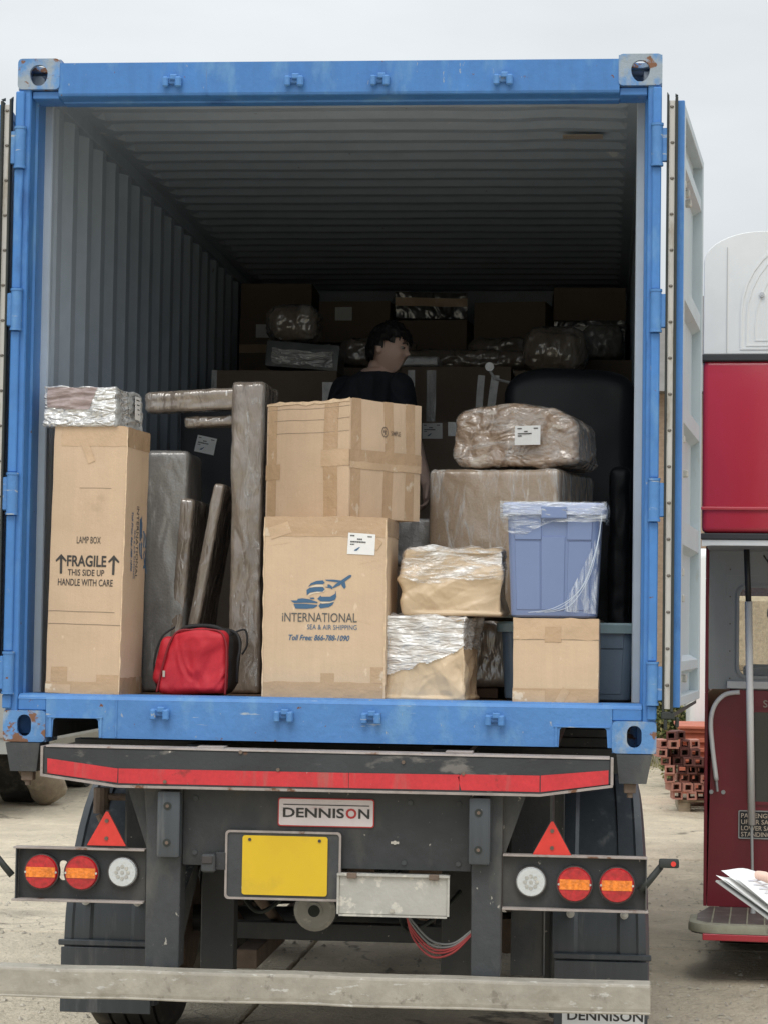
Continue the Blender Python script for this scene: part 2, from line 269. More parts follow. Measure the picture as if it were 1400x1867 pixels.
def tube(bm, pts, r, seg=8, radii=None):
    pts = [Vector(p) for p in pts]; rings = []; n = len(pts)
    prev = None
    for i, p in enumerate(pts):
        t = (pts[min(i+1, n-1)] - pts[max(i-1, 0)]).normalized()
        if prev is None: a = t.orthogonal().normalized()
        else: a = (prev - t*prev.dot(t)).normalized()
        prev = a; b = t.cross(a); rr = radii[i] if radii else r
        rings.append([bm.verts.new(p + (a*cos(2*pi*k/seg) + b*sin(2*pi*k/seg))*rr) for k in range(seg)])
    for i in range(n-1):
        for k in range(seg): bm.faces.new((rings[i][k], rings[i][(k+1)%seg], rings[i+1][(k+1)%seg], rings[i+1][k]))
    bm.faces.new(rings[0][::-1]); bm.faces.new(rings[-1])
def smoothpath(pts, n=8):
    pts = [Vector(p) for p in pts]; o = []
    for i in range(len(pts)-1):
        p0, p1, p2, p3 = pts[max(i-1,0)], pts[i], pts[i+1], pts[min(i+2, len(pts)-1)]
        for k in range(n):
            t = k/n; o.append(.5*((2*p1) + (p2-p0)*t + (2*p0-5*p1+4*p2-p3)*t*t + (3*p1-p0-3*p2+p3)*t**3))
    o.append(pts[-1]); return o
XZ = lambda y: Matrix(((1,0,0,0),(0,0,1,y),(0,1,0,0),(0,0,0,1)))      # (u,v,w)->(x=u,y=y+w,z=v)
def plate(bm, outer, holes, M, t):
    """flat polygon with holes in (u,v), thickness t along w, placed by M"""
    loops = [outer]+list(holes); es = []; vs_all = []
    for lp in loops:
        vs = [bm.verts.new((p[0], p[1], 0)) for p in lp]; vs_all += vs
        es += [bm.edges.new((vs[i], vs[(i+1) % len(vs)])) for i in range(len(vs))]
    fs = bmesh.ops.triangle_fill(bm, use_beauty=True, use_dissolve=False, edges=es)['geom']
    fs = [g for g in fs if isinstance(g, bmesh.types.BMFace)]
    allv = list(vs_all)
    if t:
        g = bmesh.ops.extrude_face_region(bm, geom=fs)['geom']
        ev = [v for v in g if isinstance(v, bmesh.types.BMVert)]
        bmesh.ops.translate(bm, verts=ev, vec=(0,0,t)); allv += ev
    bmesh.ops.transform(bm, matrix=M, verts=list(set(allv)))
    return allv
def stadium(cx, cy, w, h, n=8):
    r = min(w, h)/2; o = []
    if h >= w:
        for k in range(n+1): a = pi*k/n; o.append((cx+r*cos(a), cy+h/2-r+r*sin(a)))
        for k in range(n+1): a = pi+pi*k/n; o.append((cx+r*cos(a), cy-h/2+r+r*sin(a)))
    else:
        for k in range(n+1): a = -pi/2+pi*k/n; o.append((cx+w/2-r+r*cos(a), cy+r*sin(a)))
        for k in range(n+1): a = pi/2+pi*k/n; o.append((cx-w/2+r+r*cos(a), cy+r*sin(a)))
    return o
def rrect(x0, x1, y0, y1, r, n=5):
    o = []
    for cx, cy, a0 in ((x1-r, y1-r, 0), (x0+r, y1-r, 90), (x0+r, y0+r, 180), (x1-r, y0+r, 270)):
        for k in range(n+1): a = R(a0+90*k/n); o.append((cx+r*cos(a), cy+r*sin(a)))
    return o
def loft(bm, rings, closed_ends=True):
    """rings of equal length lists of points"""
    rr = [[bm.verts.new(p) for p in ring] for ring in rings]; n = len(rr[0])
    for i in range(len(rr)-1):
        for k in range(n): bm.faces.new((rr[i][k], rr[i][(k+1)%n], rr[i+1][(k+1)%n], rr[i+1][k]))
    if closed_ends: bm.faces.new(rr[0][::-1]); bm.faces.new(rr[-1])
def ridged(p, f, seed=0, st=(1,1,1), octs=3):
    s = 0; a = 1; tot = 0
    q = Vector((p.x*st[0], p.y*st[1], p.z*st[2]))*f + Vector((seed, seed*1.7, seed*.3))
    w = noise.noise_vector(q*.6)*.6
    for o in range(octs):
        v = 1-abs(noise.noise((q+w)*(2.0**o)))*2.2; s += a*v; tot += a; a *= .5
    return s/tot
def folds(p, seed, f=9, n=5):
    """sharp straight paper creases: warped triangle waves in random directions"""
    rnd = random.Random(seed); w = noise.noise_vector(p*4+Vector((seed, 0, 0)))*.035; q = p+w; s = 0; tot = 0
    for k in range(n):
        d = Vector((rnd.gauss(0,1), rnd.gauss(0,.7), rnd.gauss(0,1))).normalized(); ff = f*rnd.uniform(.6,1.9)
        t = q.dot(d)*ff+rnd.random(); a = max(0, noise.noise(p*5+Vector((k*3.3, seed, 0)))+.25); tri = abs(t-round(t))*2
        s += a*tri/(ff/f); tot += 1
    return s/tot
def softbox(w, d, h, n=(20,14,20), r=.02, fn=None):
    """closed rounded box centred in x,y with base z=0; fn(p, nrm)->new p"""
    bm = NB(); vd = {}
    def V(p):
        k = (round(p[0],5), round(p[1],5), round(p[2],5))
        if k not in vd:
            P = Vector(p); hw = Vector((w/2-r, d/2-r, h/2-r)); c = Vector((0,0,h/2)); q = P-c
            inner = Vector([max(-hw[i], min(hw[i], q[i])) for i in range(3)]); dl = q-inner
            nn = dl.normalized() if dl.length > 1e-9 else Vector((0,0,1))
            P2 = c+inner+nn*r
            if fn: P2 = fn(P2, nn)
            vd[k] = bm.verts.new(P2)
        return vd[k]
    nx, ny, nz = n; X = [-w/2+w*i/nx for i in range(nx+1)]; Y = [-d/2+d*i/ny for i in range(ny+1)]; Z = [h*i/nz for i in range(nz+1)]
    def quad(a, b, c, e):
        vs = [V(a), V(b), V(c), V(e)]
        if len(set(vs)) == 4:
            try: bm.faces.new(vs)
            except ValueError: pass
    for i in range(nx):
        for k in range(nz):
            quad((X[i],Y[0],Z[k]),(X[i+1],Y[0],Z[k]),(X[i+1],Y[0],Z[k+1]),(X[i],Y[0],Z[k+1]))
            quad((X[i],Y[-1],Z[k]),(X[i],Y[-1],Z[k+1]),(X[i+1],Y[-1],Z[k+1]),(X[i+1],Y[-1],Z[k]))
        for j in range(ny):
            quad((X[i],Y[j],Z[0]),(X[i],Y[j+1],Z[0]),(X[i+1],Y[j+1],Z[0]),(X[i+1],Y[j],Z[0]))
            quad((X[i],Y[j],Z[-1]),(X[i+1],Y[j],Z[-1]),(X[i+1],Y[j+1],Z[-1]),(X[i],Y[j+1],Z[-1]))
    for j in range(ny):
        for k in range(nz):
            quad((X[0],Y[j],Z[k]),(X[0],Y[j],Z[k+1]),(X[0],Y[j+1],Z[k+1]),(X[0],Y[j+1],Z[k]))
            quad((X[-1],Y[j],Z[k]),(X[-1],Y[j+1],Z[k]),(X[-1],Y[j+1],Z[k+1]),(X[-1],Y[j],Z[k+1]))
    return bm

FONT_CACHE = {}
def text(s, x0, x1, z0, z1, fn, m, parent, name='lettering', bold=0., shear=0., fit=True):
    """lettering meshed into the rectangle x0..x1, z0..z1 of a plane; fn(u,v)->3D point"""
    cu = bpy.data.curves.new('t', 'FONT'); cu.body = s; cu.offset = bold; cu.shear = shear; cu.resolution_u = 3
    ob = bpy.data.objects.new('t', cu); COL.objects.link(ob)
    dg = bpy.context.evaluated_depsgraph_get(); me = bpy.data.meshes.new_from_object(ob.evaluated_get(dg))
    bpy.data.objects.remove(ob)
    xs = [v.co.x for v in me.vertices]; ys = [v.co.y for v in me.vertices]
    a, b, c, d = min(xs), max(xs), min(ys), max(ys)
    for v in me.vertices:
        v.co = fn(x0+(v.co.x-a)/(b-a)*(x1-x0), z0+(v.co.y-c)/(d-c)*(z1-z0))
    me.materials.clear(); me.materials.append(m)
    o = bpy.data.objects.new(name, me); COL.objects.link(o); o.parent = parent; return o
def polys(lst, fn, m, parent, name='logo'):
    bm = NB()
    for pl in lst:
        vs = [bm.verts.new(fn(*p)) for p in pl]
        es = [bm.edges.new((vs[i], vs[(i+1)%len(vs)])) for i in range(len(vs))]
        bmesh.ops.triangle_fill(bm, use_beauty=True, edges=es)
    return obj(name, bm, m, parent)

# ------------------------------------------------------------------ ground
GZ = -1.35
g = thing('ground', 'pale concrete yard of large slabs with dusty worn surface', 'ground', (0,0,GZ), kind='structure')
bm = NB(); NX = 60
vs = {}
for i in range(NX+1):
    for j in range(NX+1):
        x = -260+520*i/NX; y = -120+520*j/NX
        vs[i,j] = bm.verts.new((x, y, -.06))
for i in range(NX):
    for j in range(NX): bm.faces.new((vs[i,j], vs[i+1,j], vs[i+1,j+1], vs[i,j+1]))
obj('earth', bm, dirt, g)
SL = 5.3
me_s = None
for i in range(-5, 5):
    for j in range(-4, 4):
        x0 = i*SL-.6+.006; y0 = 4.85+j*SL+.006
        bm = NB(); box(bm, 0, SL-.018, 0, SL-.018, -.12, 0, .008)
        if me_s is None:
            s = obj('slab', bm, conc, g); me_s = s.data
        else:
            bm.free(); s = bpy.data.objects.new('slab', me_s); COL.objects.link(s); s.parent = g
        s.location = (x0, y0, random.uniform(-.004, .004)); s.rotation_euler = (random.uniform(-.0004,.0004), random.uniform(-.0004,.0004), 0)
# bank
bm = NB(); vs = {}
for i in range(80):
    for j in range(30):
        x = -40+i; y = 22.5+j*.6; t = min(1, max(0, (y-23)/4)); h = -.05+1.0*t*t*(3-2*t)
        h += noise.noise(Vector((x*.5, y*.5, 1)))*.28*t + noise.noise(Vector((x*1.7, y*1.7, 1)))*.1*t
        vs[i,j] = bm.verts.new((x, y, GZ+h))
for i in range(79):
    for j in range(29): bm.faces.new((vs[i,j], vs[i+1,j], vs[i+1,j+1], vs[i,j+1]))
obj('terrain', bm, dirt, None, smooth=True, label='low earth bank with patchy grass beyond the yard', cat='terrain', kind='structure')

# ------------------------------------------------------------------ container
CON = thing('shipping_container', 'blue steel shipping container with open doors, loaded on the trailer', 'container', (0,0,0))
H = 2.591; L_ = 6.058; W2 = 1.219
def casting(xs, top, rear):
    bm = NB(); w, hh, d = .162, .118, .178
    if not top:  hole = stadium(.081, .062, .054, .082)
    else: hole = [(.081+.035*cos(a), .060+(.048 if sin(a) < 0 else .034)*sin(a)) for a in [2*pi*k/20 for k in range(20)]]
    r = .016; out_ = rrect(0, w, 0, hh, r, 3)
    t = .018
    M = XZ(-.006)
    plate(bm, out_, [hole], M, t)
    hs = stadium(d/2, hh/2, .07, .05)
    plate(bm, [(0,0),(d,0),(d,hh),(0,hh)], [hs], Matrix(((0,0,1,0),(1,0,0,.012),(0,1,0,0),(0,0,0,1))), t)     # outer side
    box(bm, w-t, w, .012, d, 0, hh, 0)
    box(bm, 0, w, d-.004, d+t, 0, hh, 0)
    ht = stadium(w/2, d/2, .065, .10)
    zt = hh-t if top else 0
    plate(bm, [(t,.012),(w-t,.012),(w-t,d),(t,d)], [ht], T(0,0,zt), t)
    zo = 0 if top else hh-t
    box(bm, t, w-t, .012, d, zo, zo+t, 0)
    M2 = I4
    if xs > 0: M2 = Matrix.Diagonal((-1,1,1,1))
    if not rear: M2 = Matrix.Translation((0, L_, 0)) @ Matrix.Diagonal((1,-1,1,1)) @ M2
    x = -W2-.001 if xs < 0 else W2+.001
    bmesh.ops.transform(bm, matrix=T(x, 0, H-hh+.003 if top else -.003) @ M2, verts=bm.verts)
    obj('corner_casting', bm, blue_cast, CON)
for xs in (-1, 1):
    for top in (0, 1):
        for rear in (0, 1): casting(xs, top, rear)
def prism_z(bm, prof, z0, z1):
    loft(bm, [[(p[0], p[1], z0) for p in prof], [(p[0], p[1], z1) for p in prof]])
# rear corner posts (outer J section + recessed inner section + grey inner lining)
for s in (-1, 1):
    bm = NB()
    prism_z(bm, [(s*1.214,.002),(s*1.172,.002),(s*1.168,.008),(s*1.168,.085),(s*1.160,.092),(s*1.160,.205),(s*1.214,.205)], .113, H-.113)
    obj('corner_post', bm, blue, CON)
    bm = NB(); prism_z(bm, [(s*1.172,.2055),(s*1.134,.2055),(s*1.130,.212),(s*1.130,.25),(s*1.172,.255)], .178, 2.50)
    obj('post_lining', bm, lining, CON)
    for fy in (L_-.15,):
        bx('corner_post', min(s*1.214,s*1.12), max(s*1.214,s*1.12), fy, fy+.14, .113, H-.113, blue, CON)
    # hinge pin tube strips between the lugs
    zs = [.255, .93, 1.63, 2.25]; hh = .075
    edges = [.115]+sum([[z-hh, z+hh] for z in zs], [])+[H-.118]
    for k in range(0, len(edges)-1, 2):
        bm = NB(); box(bm, s*1.205-.019, s*1.205+.014, -.014, .004, edges[k]+.006, edges[k+1]-.006, .004)
        obj('hinge_strip', bm, blue, CON)
    for z in zs:
        bm = NB(); cyl(bm, (s*1.203,-.012,z-hh), (s*1.203,-.012,z+hh), .0215, seg=14)
        cyl(bm, (s*1.203,-.012,z-hh-.005), (s*1.203,-.012,z-hh+.004), .024, seg=14); cyl(bm, (s*1.203,-.012,z+hh-.004), (s*1.203,-.012,z+hh+.005), .024, seg=14)
        box(bm, min(s*1.205,s*1.243), max(s*1.205,s*1.243), -.016, .006, z-hh+.012, z+hh-.012, .004)
        obj('hinge', bm, blue_worn, CON, smooth=40)
# header
bm = NB()
pr = [(-.004,2.576),(0,2.460),(.004,2.452),(.012,2.449),(.085,2.447),(.09,2.441),(.150,2.441),(.150,2.56),(.13,2.576)]
loft(bm, [[(x, p[0], p[1]) for p in pr] for x in (-1.062, 1.062)])
obj('header', bm, blue, CON)
for xa in (-1.166, 1.0625): bx('header_gusset', xa, xa+.1035, .014, .15, 2.443, 2.472, blue, CON, .003)
# sill with forklift pockets
bm = NB()
o_ = [(-1.058,.016),(-1.034,.016),(-1.030,.080),(-1.022,.088),(-.866,.088),(-.858,.080),(-.854,.016),(.862,.016),(.866,.080),(.874,.088),(1.030,.088),(1.038,.080),(1.042,.016),(1.058,.016),(1.058,.158),(-1.058,.158)]
plate(bm, o_, [], XZ(.002), .008)
pr = [(.002,.1585),(.010,.1585),(.045,.171),(.16,.172),(.16,.178),(.030,.1785),(.014,.172)]
loft(bm, [[(x, p[0], p[1]) for p in pr] for x in (-1.166, 1.166)])
box(bm, -1.05, 1.05, .012, .05, .118, .150, 0)
obj('sill', bm, blue_worn, CON)
bm = NB(); box(bm, -.792, -.786, -.0015, .001, .02, .16, .0005); box(bm, -1.050, -.84, -.004, .0015, .0885, .0945, .001); box(bm, .845, 1.050, -.004, .0015, .0885, .0945, .001)
box(bm, -1.046,-1.036,-.003,.0015,.018,.0885,0); box(bm, -.851,-.843,-.003,.0015,.018,.0885,0); box(bm, .849,.857,-.003,.0015,.018,.0885,0)
obj('weld_seam', bm, blue_worn, CON)
bx('sill_end', -1.166,-1.0585,.004,.10,.116,.165, blue, CON, .003); bx('sill_end', 1.0585,1.166,.004,.10,.116,.165, blue, CON, .003)
for s in (-1, 1):      # pocket tunnels
    bm = NB(); a, b = (-1.034, -.854) if s < 0 else (.862, 1.042)
    box(bm, a-.006, a, .012, 2.2, .016, .095); box(bm, b, b+.006, .012, 2.2, .016, .095); box(bm, a, b, .012, 2.2, .09, .096)
    obj('forklift_pocket', bm, tblack, CON)
# cam keepers
def keeper(x, z):
    bm = NB()
    box(bm, x-.036, x+.036, -.016, .0, z-.010, z+.018, .004)
    box(bm, x-.036, x-.014, -.034, -.012, z-.024, z+.016, .005); box(bm, x+.012, x+.036, -.034, -.012, z-.024, z+.016, .005)
    box(bm, x-.010, x+.020, -.028, -.008, z+.004, z+.026, .004)
    obj('cam_keeper', bm, blue_worn, CON)
for x in (-.621, -.156, .168, .629): keeper(x, 2.500)
for x in (-.621, -.155, .170, .628): keeper(x, .112)
# walls / roof
def corr(n, pitch, d, a0, flat=.30, ramp=.2):
    pts = []
    for i in range(n):
        b = a0+i*pitch
        pts += [(b, 0), (b+pitch*flat, 0), (b+pitch*(flat+ramp), d), (b+pitch*(flat*2+ramp), d)]
    pts.append((a0+n*pitch, 0)); return pts
for s in (-1, 1):
    bm = NB(); pts = corr(21, .272, .034, .17)
    zz = [.17, .5, 1, 1.5, 2, 2.53]
    for side in (0, 1):
        rows = [[bm.verts.new((s*(1.163+d+(.002 if side else 0)), y, z)) for (y, d) in pts] for z in zz]
        for a in range(len(zz)-1):
            for k in range(len(pts)-1): bm.faces.new((rows[a][k], rows[a][k+1], rows[a+1][k+1], rows[a+1][k]))
        if side: 
            obj('side_wall_outer', bm, blue, CON)
        else:
            obj('side_wall', bm, lining, CON); bm = NB()
    bx('top_rail', min(s*1.15,s*1.214), max(s*1.15,s*1.214), .15, L_-.15, 2.50, 2.565, lining, CON)
    bx('bottom_rail', min(s*1.15,s*1.214), max(s*1.15,s*1.214), .15, L_-.15, .02, .172, blue, CON)
bm = NB(); pts = corr(27, .209, .020, .26, .28, .18); xs_ = [-1.155,-1.10,-1.07]+[-1.0+2.0*k/24 for k in range(25)]+[1.07,1.10,1.155]
full = [(.10,0)]+pts+[(L_-.06, 0)]
rows = []
for x in xs_:
    row = []
    e = 1 if abs(x) < 1.08 else 0
    for (y, d) in full:
        z = 2.552 - d*e*-1 + (.003*noise.noise(Vector((x*2, y*1.5, 0))))
        if x > .35: z += .016*noise.noise(Vector((x*3, y*2.2, 5)))*min(1,(x-.35)*3)*max(0,1-y/2.2)*e
        row.append(bm.verts.new((x, y, z)))
    rows.append(row)
for a in range(len(rows)-1):
    for k in range(len(full)-1): bm.faces.new((rows[a][k], rows[a][k+1], rows[a+1][k+1], rows[a+1][k]))
obj('roof', bm, lining, CON)
bx('front_wall', -1.21, 1.21, L_-.20, L_-.17, .17, 2.60, lining, CON)
bm = NB()
for x0, x1, y0, y1 in ((.83, 1.0, 1.18, 1.26),):
    box(bm, x0, x1, y0, y1, 2.543, 2.546)
obj('patch', bm, mat('roof_repair_patch', (.42,.36,.30), .6, var=[(9,.2)]), CON)
for k in range(14):
    w = 2.29/14; bx('floor_plank', -1.145+k*w+.001, -1.145+(k+1)*w-.001, .16, L_-.1, .140, .170+random.uniform(-.001,.001), plank_m, CON, .001)
for k in range(16): bx('cross_member', -1.15, 1.15, .35+k*.36, .39+k*.36, .02 if k > 5 else .097, .138, tblack, CON, 0)

# doors folded back along the sides
for s in (-1, 1):
    al = math.atan2(.122, 1.15)
    def DM(bm): 
        # local: u = back along leaf (y), v = outward (x), z up.  v=0 is the face that looks at the container
        Mx = T(1.302, .0, 0) @ Matrix.Rotation(-al, 4, 'Z') @ Matrix.Diagonal((-1,1,1,1))
        bmesh.ops.transform(bm, matrix=Mx, verts=bm.verts)
        if s < 0: bmesh.ops.transform(bm, matrix=Matrix.Diagonal((-1,1,1,1)), verts=bm.verts)
    z0, z1 = .172, 2.416
    bm = NB(); box(bm, .040, .046, .03, 1.14, z0+.03, z1-.03)
    DM(bm); door = obj('door', bm, doorgrey, CON, label=None)
    for (a, b, c, d_, mm, nm) in ((-.012,.05,1.10,1.15,doorgrey,'stile'),):
        bm = NB(); box(bm, 0, .05, c, d_, z0, z1, .003); DM(bm); obj(nm, bm, mm, door)
    bm = NB(); box(bm, -.001, .030, .004, .030, z0-.004, z1+.004, .002); DM(bm); obj('stile', bm, blue, door)
    bm = NB(); box(bm, 0, .048, .031, .10, z0, z1, .003); DM(bm); obj('stile', bm, doorgrey, door)
    for (za, zb) in ((z0, z0+.035), (z1-.035, z1)):
        bm = NB(); box(bm, 0, .049, .1005, 1.0995, za, zb, .002); DM(bm); obj('rail', bm, doorgrey, door)
    for (za, zb) in ((2.20,2.245),(1.70,1.765),(1.235,1.30),(.775,.865),(.30,.335)):
        bm = NB()
        loft(bm, [[(.040,y,za-.02),(.006,y,za),(.006,y,zb),(.040,y,zb+.02)] for y in (.1005, 1.0995)]); DM(bm); obj('rib', bm, doorgrey, door)
    for (y, z) in ((.35,1.17),(.52,1.05),(.35,.66),(.38,.56),(.55,.25),(.3,2.15),(.5,2.15),(.6,2.13)):
        bm = NB(); box(bm, .012, .04, y, y+.03, z, z+.03, .005); DM(bm); obj('lashing_lug', bm, steel, door)
    # gasket facing the camera
    def gk(nm, x0, x1, y0, y1, za, zb, mm, b=.001, M=None):
        bm = NB(); box(bm, x0, x1, y0, y1, za, zb, b)
        if M: bmesh.ops.transform(bm, matrix=M, verts=bm.verts)
        if s < 0: bmesh.ops.transform(bm, matrix=Matrix.Diagonal((-1,1,1,1)), verts=bm.verts)
        return obj(nm, bm, mm, door)
    gk('gasket_lip', 1.2385, 1.2465, -.020, .012, z0-.02, z1+.020, rubber, .002)
    gk('gasket_lip', 1.2690, 1.2790, -.026, .012, z0-.02, z1+.012, rubber, .002)
    gk('retainer_strip', 1.2467, 1.2688, -.004, .004, z0-.01, z1+.002, strip, .001)
    gk('edge_plate', 1.2460, 1.2800, .0122, .030, z0, z1, blue, .001)
    for k in range(17):
        bm = NB(); z = .25+k*.134
        bmesh.ops.create_uvsphere(bm, u_segments=8, v_segments=6, radius=.0068, matrix=T(1.2575+random.uniform(-.002,.002), -.005, z) @ Matrix.Diagonal((1.1,.6,.8,1)))
        if s < 0: bmesh.ops.transform(bm, matrix=Matrix.Diagonal((-1,1,1,1)), verts=bm.verts)
        obj('rivet', bm, rivet_m, door, smooth=True)
    # gasket tips: pointed lips at the top, drooping foot at the bottom
    bm = NB()
    for (xa, xb, zt) in ((1.2385,1.2465,.035),(1.269,1.279,.03)):
        loft(bm, [[(xa,-.020,z1+.018),(xb,-.020,z1+.018),(xb,.012,z1+.018),(xa,.012,z1+.018)], [(xa,.008,z1+zt),(xa+.002,.008,z1+zt),(xa+.002,.012,z1+zt),(xa,.012,z1+zt)]])
        if s < 0: bmesh.ops.transform(bm, matrix=Matrix.Diagonal((-1,1,1,1)), verts=bm.verts)
        obj('gasket_tip', bm, rubber, door); bm = NB()
    if s > 0:
        box(bm, 1.236, 1.285, -.022, .02, .125, .153, .004); obj('gasket_foot', bm, rubber, door); bx('gasket_drip', 1.246, 1.258, -.02, .012, .085, .1245, rubber, door, .003); bm = NB()
        loft(bm, [[(1.285,y,.15),(1.285,y,.135),(1.40,y+.9,.16),(1.40,y+.9,.172)] for y in (0,.03)])
        obj('gasket_skirt', bm, rubber, door); bm = NB()
        box(bm, 1.288, 1.302, .0, .03, .095, .133, .004); obj('gasket_drip', bm, rubber, door)
    else: bm.free()

# ------------------------------------------------------------------ cartons
def carton(label, w, d, h, loc, rz=0, m=card, seed=0, group=None, bulge=.004, flaps=True, cat='box', name='carton', tilt=0):
    """closed cardboard box; local x centre, y=0 at the front face, z=0 base"""
    t = thing(name, label, cat, loc, rz, group)
    if tilt: t.rotation_euler = (0, R(tilt), R(rz))
    def df(p):
        q = Vector((p.x/w+.5, p.y/d, p.z/h))
        n1 = noise.noise(Vector((p.x*3+seed*5, p.y*3, p.z*3)))
        bl = sin(pi*min(1,max(0,q.z)))
        o = Vector(p)
        cx = 1-abs(q.x*2-1)
        o.y -= bulge*(.6+n1*1.6)*bl*sin(pi*min(1,max(0,q.x)))*(1 if q.y < .5 else -1)
        o.x += bulge*(.5+n1)*bl*sin(pi*min(1,max(0,q.y)))*(1 if q.x > .5 else -1)
        # soft corners: small random offset per corner region
        o += Vector((noise.noise(Vector((seed, q.z*2, q.y))), noise.noise(Vector((seed+9, q.z*2, q.x))), 0))*bulge*.6*q.z
        o.z += bulge*.7*noise.noise(Vector((q.x*2.3+seed, q.y*2, 3)))*(q.z)
        o += noise.noise_vector(Vector((p.x*11+seed, p.y*11, p.z*11)))*.0016
        return o
    def fn(p, n):
        p = Vector((p.x, p.y+d/2, p.z)); return df(p)
    fine = m is not card_dark; nx = max(6, int(w/(.016 if fine else .05))); ny = max(5, int(d/(.02 if fine else .06))); nz = max(6, int(h/(.018 if fine else .06)))
    bm = softbox(w, d, h, (nx, ny, nz), .004, fn)
    obj('cardboard_body', bm, m, t, smooth=35)
    t_df = df
    def face(fc, off=.0015):
        if fc == 'front': return lambda u, v: (lambda p: p+Vector((0,-off,0)))(df(Vector((-w/2+u, 0, v))))
        if fc == 'right': return lambda u, v: (lambda p: p+Vector((off,0,0)))(df(Vector((w/2, u, v))))
        if fc == 'top': return lambda u, v: (lambda p: p+Vector((0,0,off)))(df(Vector((-w/2+u, v, h))))
    def patch(fc, u0, u1, v0, v1, mm=tape, name='tape', off=.0011, wav=.0, rot=0):
        g = face(fc, off); bm = NB(); nu = max(1, int(abs(u1-u0)/.015)); nv = max(1, int(abs(v1-v0)/.015)); vv = {}
        cu, cv = (u0+u1)/2, (v0+v1)/2
        for i in range(nu+1):
            for j in range(nv+1):
                u = u0+(u1-u0)*i/nu; v = v0+(v1-v0)*j/nv
                if wav:
                    if j in (0, nv): v += wav*noise.noise(Vector((u*20, j*3.1, seed)))
                    if i in (0, nu): u += wav*noise.noise(Vector((v*20, i*2.1, seed+4)))
                if rot:
                    du, dv = u-cu, v-cv; u = cu+du*cos(R(rot))-dv*sin(R(rot)); v = cv+du*sin(R(rot))+dv*cos(R(rot))
                vv[i,j] = bm.verts.new(g(u, v))
        for i in range(nu):
            for j in range(nv): bm.faces.new((vv[i,j], vv[i+1,j], vv[i+1,j+1], vv[i,j+1]))
        return obj(name, bm, mm, t, smooth=True)
    return t, face, patch, (w, d, h)

def label_sticker(t, patch, face, fc, u0, u1, v0, v1, rot=0):
    patch(fc, u0, u1, v0, v1, paperw, 'paper_label', .0022, rot=rot)
    g0 = face(fc, .0034); w, h = u1-u0, v1-v0; cu, cv = (u0+u1)/2, (v0+v1)/2
    def g(u, v):
        du, dv = u-cu, v-cv; return g0(cu+du*cos(R(rot))-dv*sin(R(rot)), cv+du*sin(R(rot))+dv*cos(R(rot)))
    L = []
    for a, b, c, d_ in ((.08,.20,.84,.90),(.72,.88,.84,.90),(.34,.48,.68,.75),(.10,.62,.55,.62),(.10,.24,.44,.49)):
        x = u0+a*w
        while x < u0+b*w:
            ww = random.uniform(.025,.05)*w; L.append([(x, v0+c*h), (x+ww, v0+c*h), (x+ww, v0+d_*h), (x, v0+d_*h)]); x += ww+.012*w
    polys(L, g, ink_black, t, 'label_print')
    polys([[(u0+.26*w,v0+.16*h),(u0+.36*w,v0+.18*h),(u0+.46*w,v0+.34*h),(u0+.44*w,v0+.36*h),(u0+.34*w,v0+.27*h),(u0+.27*w,v0+.22*h)]], g, ink_blue, t, 'label_logo')

def brand_logo(fn, t, phone=True):
    """sea and air shipping emblem; fn(u,v) where u,v are 'logo pixels' (v down)"""
    B = [[(480,385),(520,330),(600,296),(690,288),(722,325),(690,345),(600,342),(530,355)],
         [(462,505),(458,430),(500,397),(580,388),(695,388),(722,415),(690,455),(580,452),(505,468)],
         [(612,555),(660,508),(672,525),(800,522),(870,480),(880,430),(890,520),(870,565),(800,590),(662,592)],
         [(630,655),(660,620),(680,628),(790,618),(858,595),(835,640),(780,672),(660,692)],
         [(500,540),(560,535),(578,558),(520,560)],
         [(228,580),(320,580),(332,556),(400,548),(500,562),(615,600),(620,618),(430,612),(285,616),(262,606)],
         [(270,628),(420,626),(618,642),(610,660),(560,690),(450,700),(300,695)],
         [(820,402),(880,338),(940,292),(960,282),(1060,212),(1085,203),(1105,212),(1095,238),(1020,292),(940,352),(860,392)],
         [(722,278),(850,276),(955,286),(905,312),(740,294)],
         [(960,345),(1012,300),(1028,375),(1005,405),(975,372)],
         [(718,385),(765,378),(758,350),(785,345),(828,372),(832,418),(800,400)]]
    Wt = [[(505,383),(600,350),(690,350),(706,380),(580,384),(520,392)], [(640,600),(664,596),(800,596),(862,580),(855,592),(790,612),(680,622),(664,612)],
          [(470,520),(505,474),(580,458),(690,462),(740,430),(640,470),(560,480)]]
    polys([[(a, b) for a, b in p] for p in B], fn, ink_blue, t, 'logo')
    polys(Wt, fn, ink_white, t, 'logo')
    f2 = lambda u, v: fn(u, -v)
    text('iNTERNATIONAL', 108, 1190, -885, -755, f2, mat('grey_ink', (.10,.10,.10), .7), t, bold=.004)
    text('SEA & AIR SHIPPING', 470, 1190, -992, -922, f2, ink_blue, t)
    text('Toll Free: 866-788-1090', 205, 1085, -1150, -1068, f2, ink_blue, t, bold=.022, shear=.25)

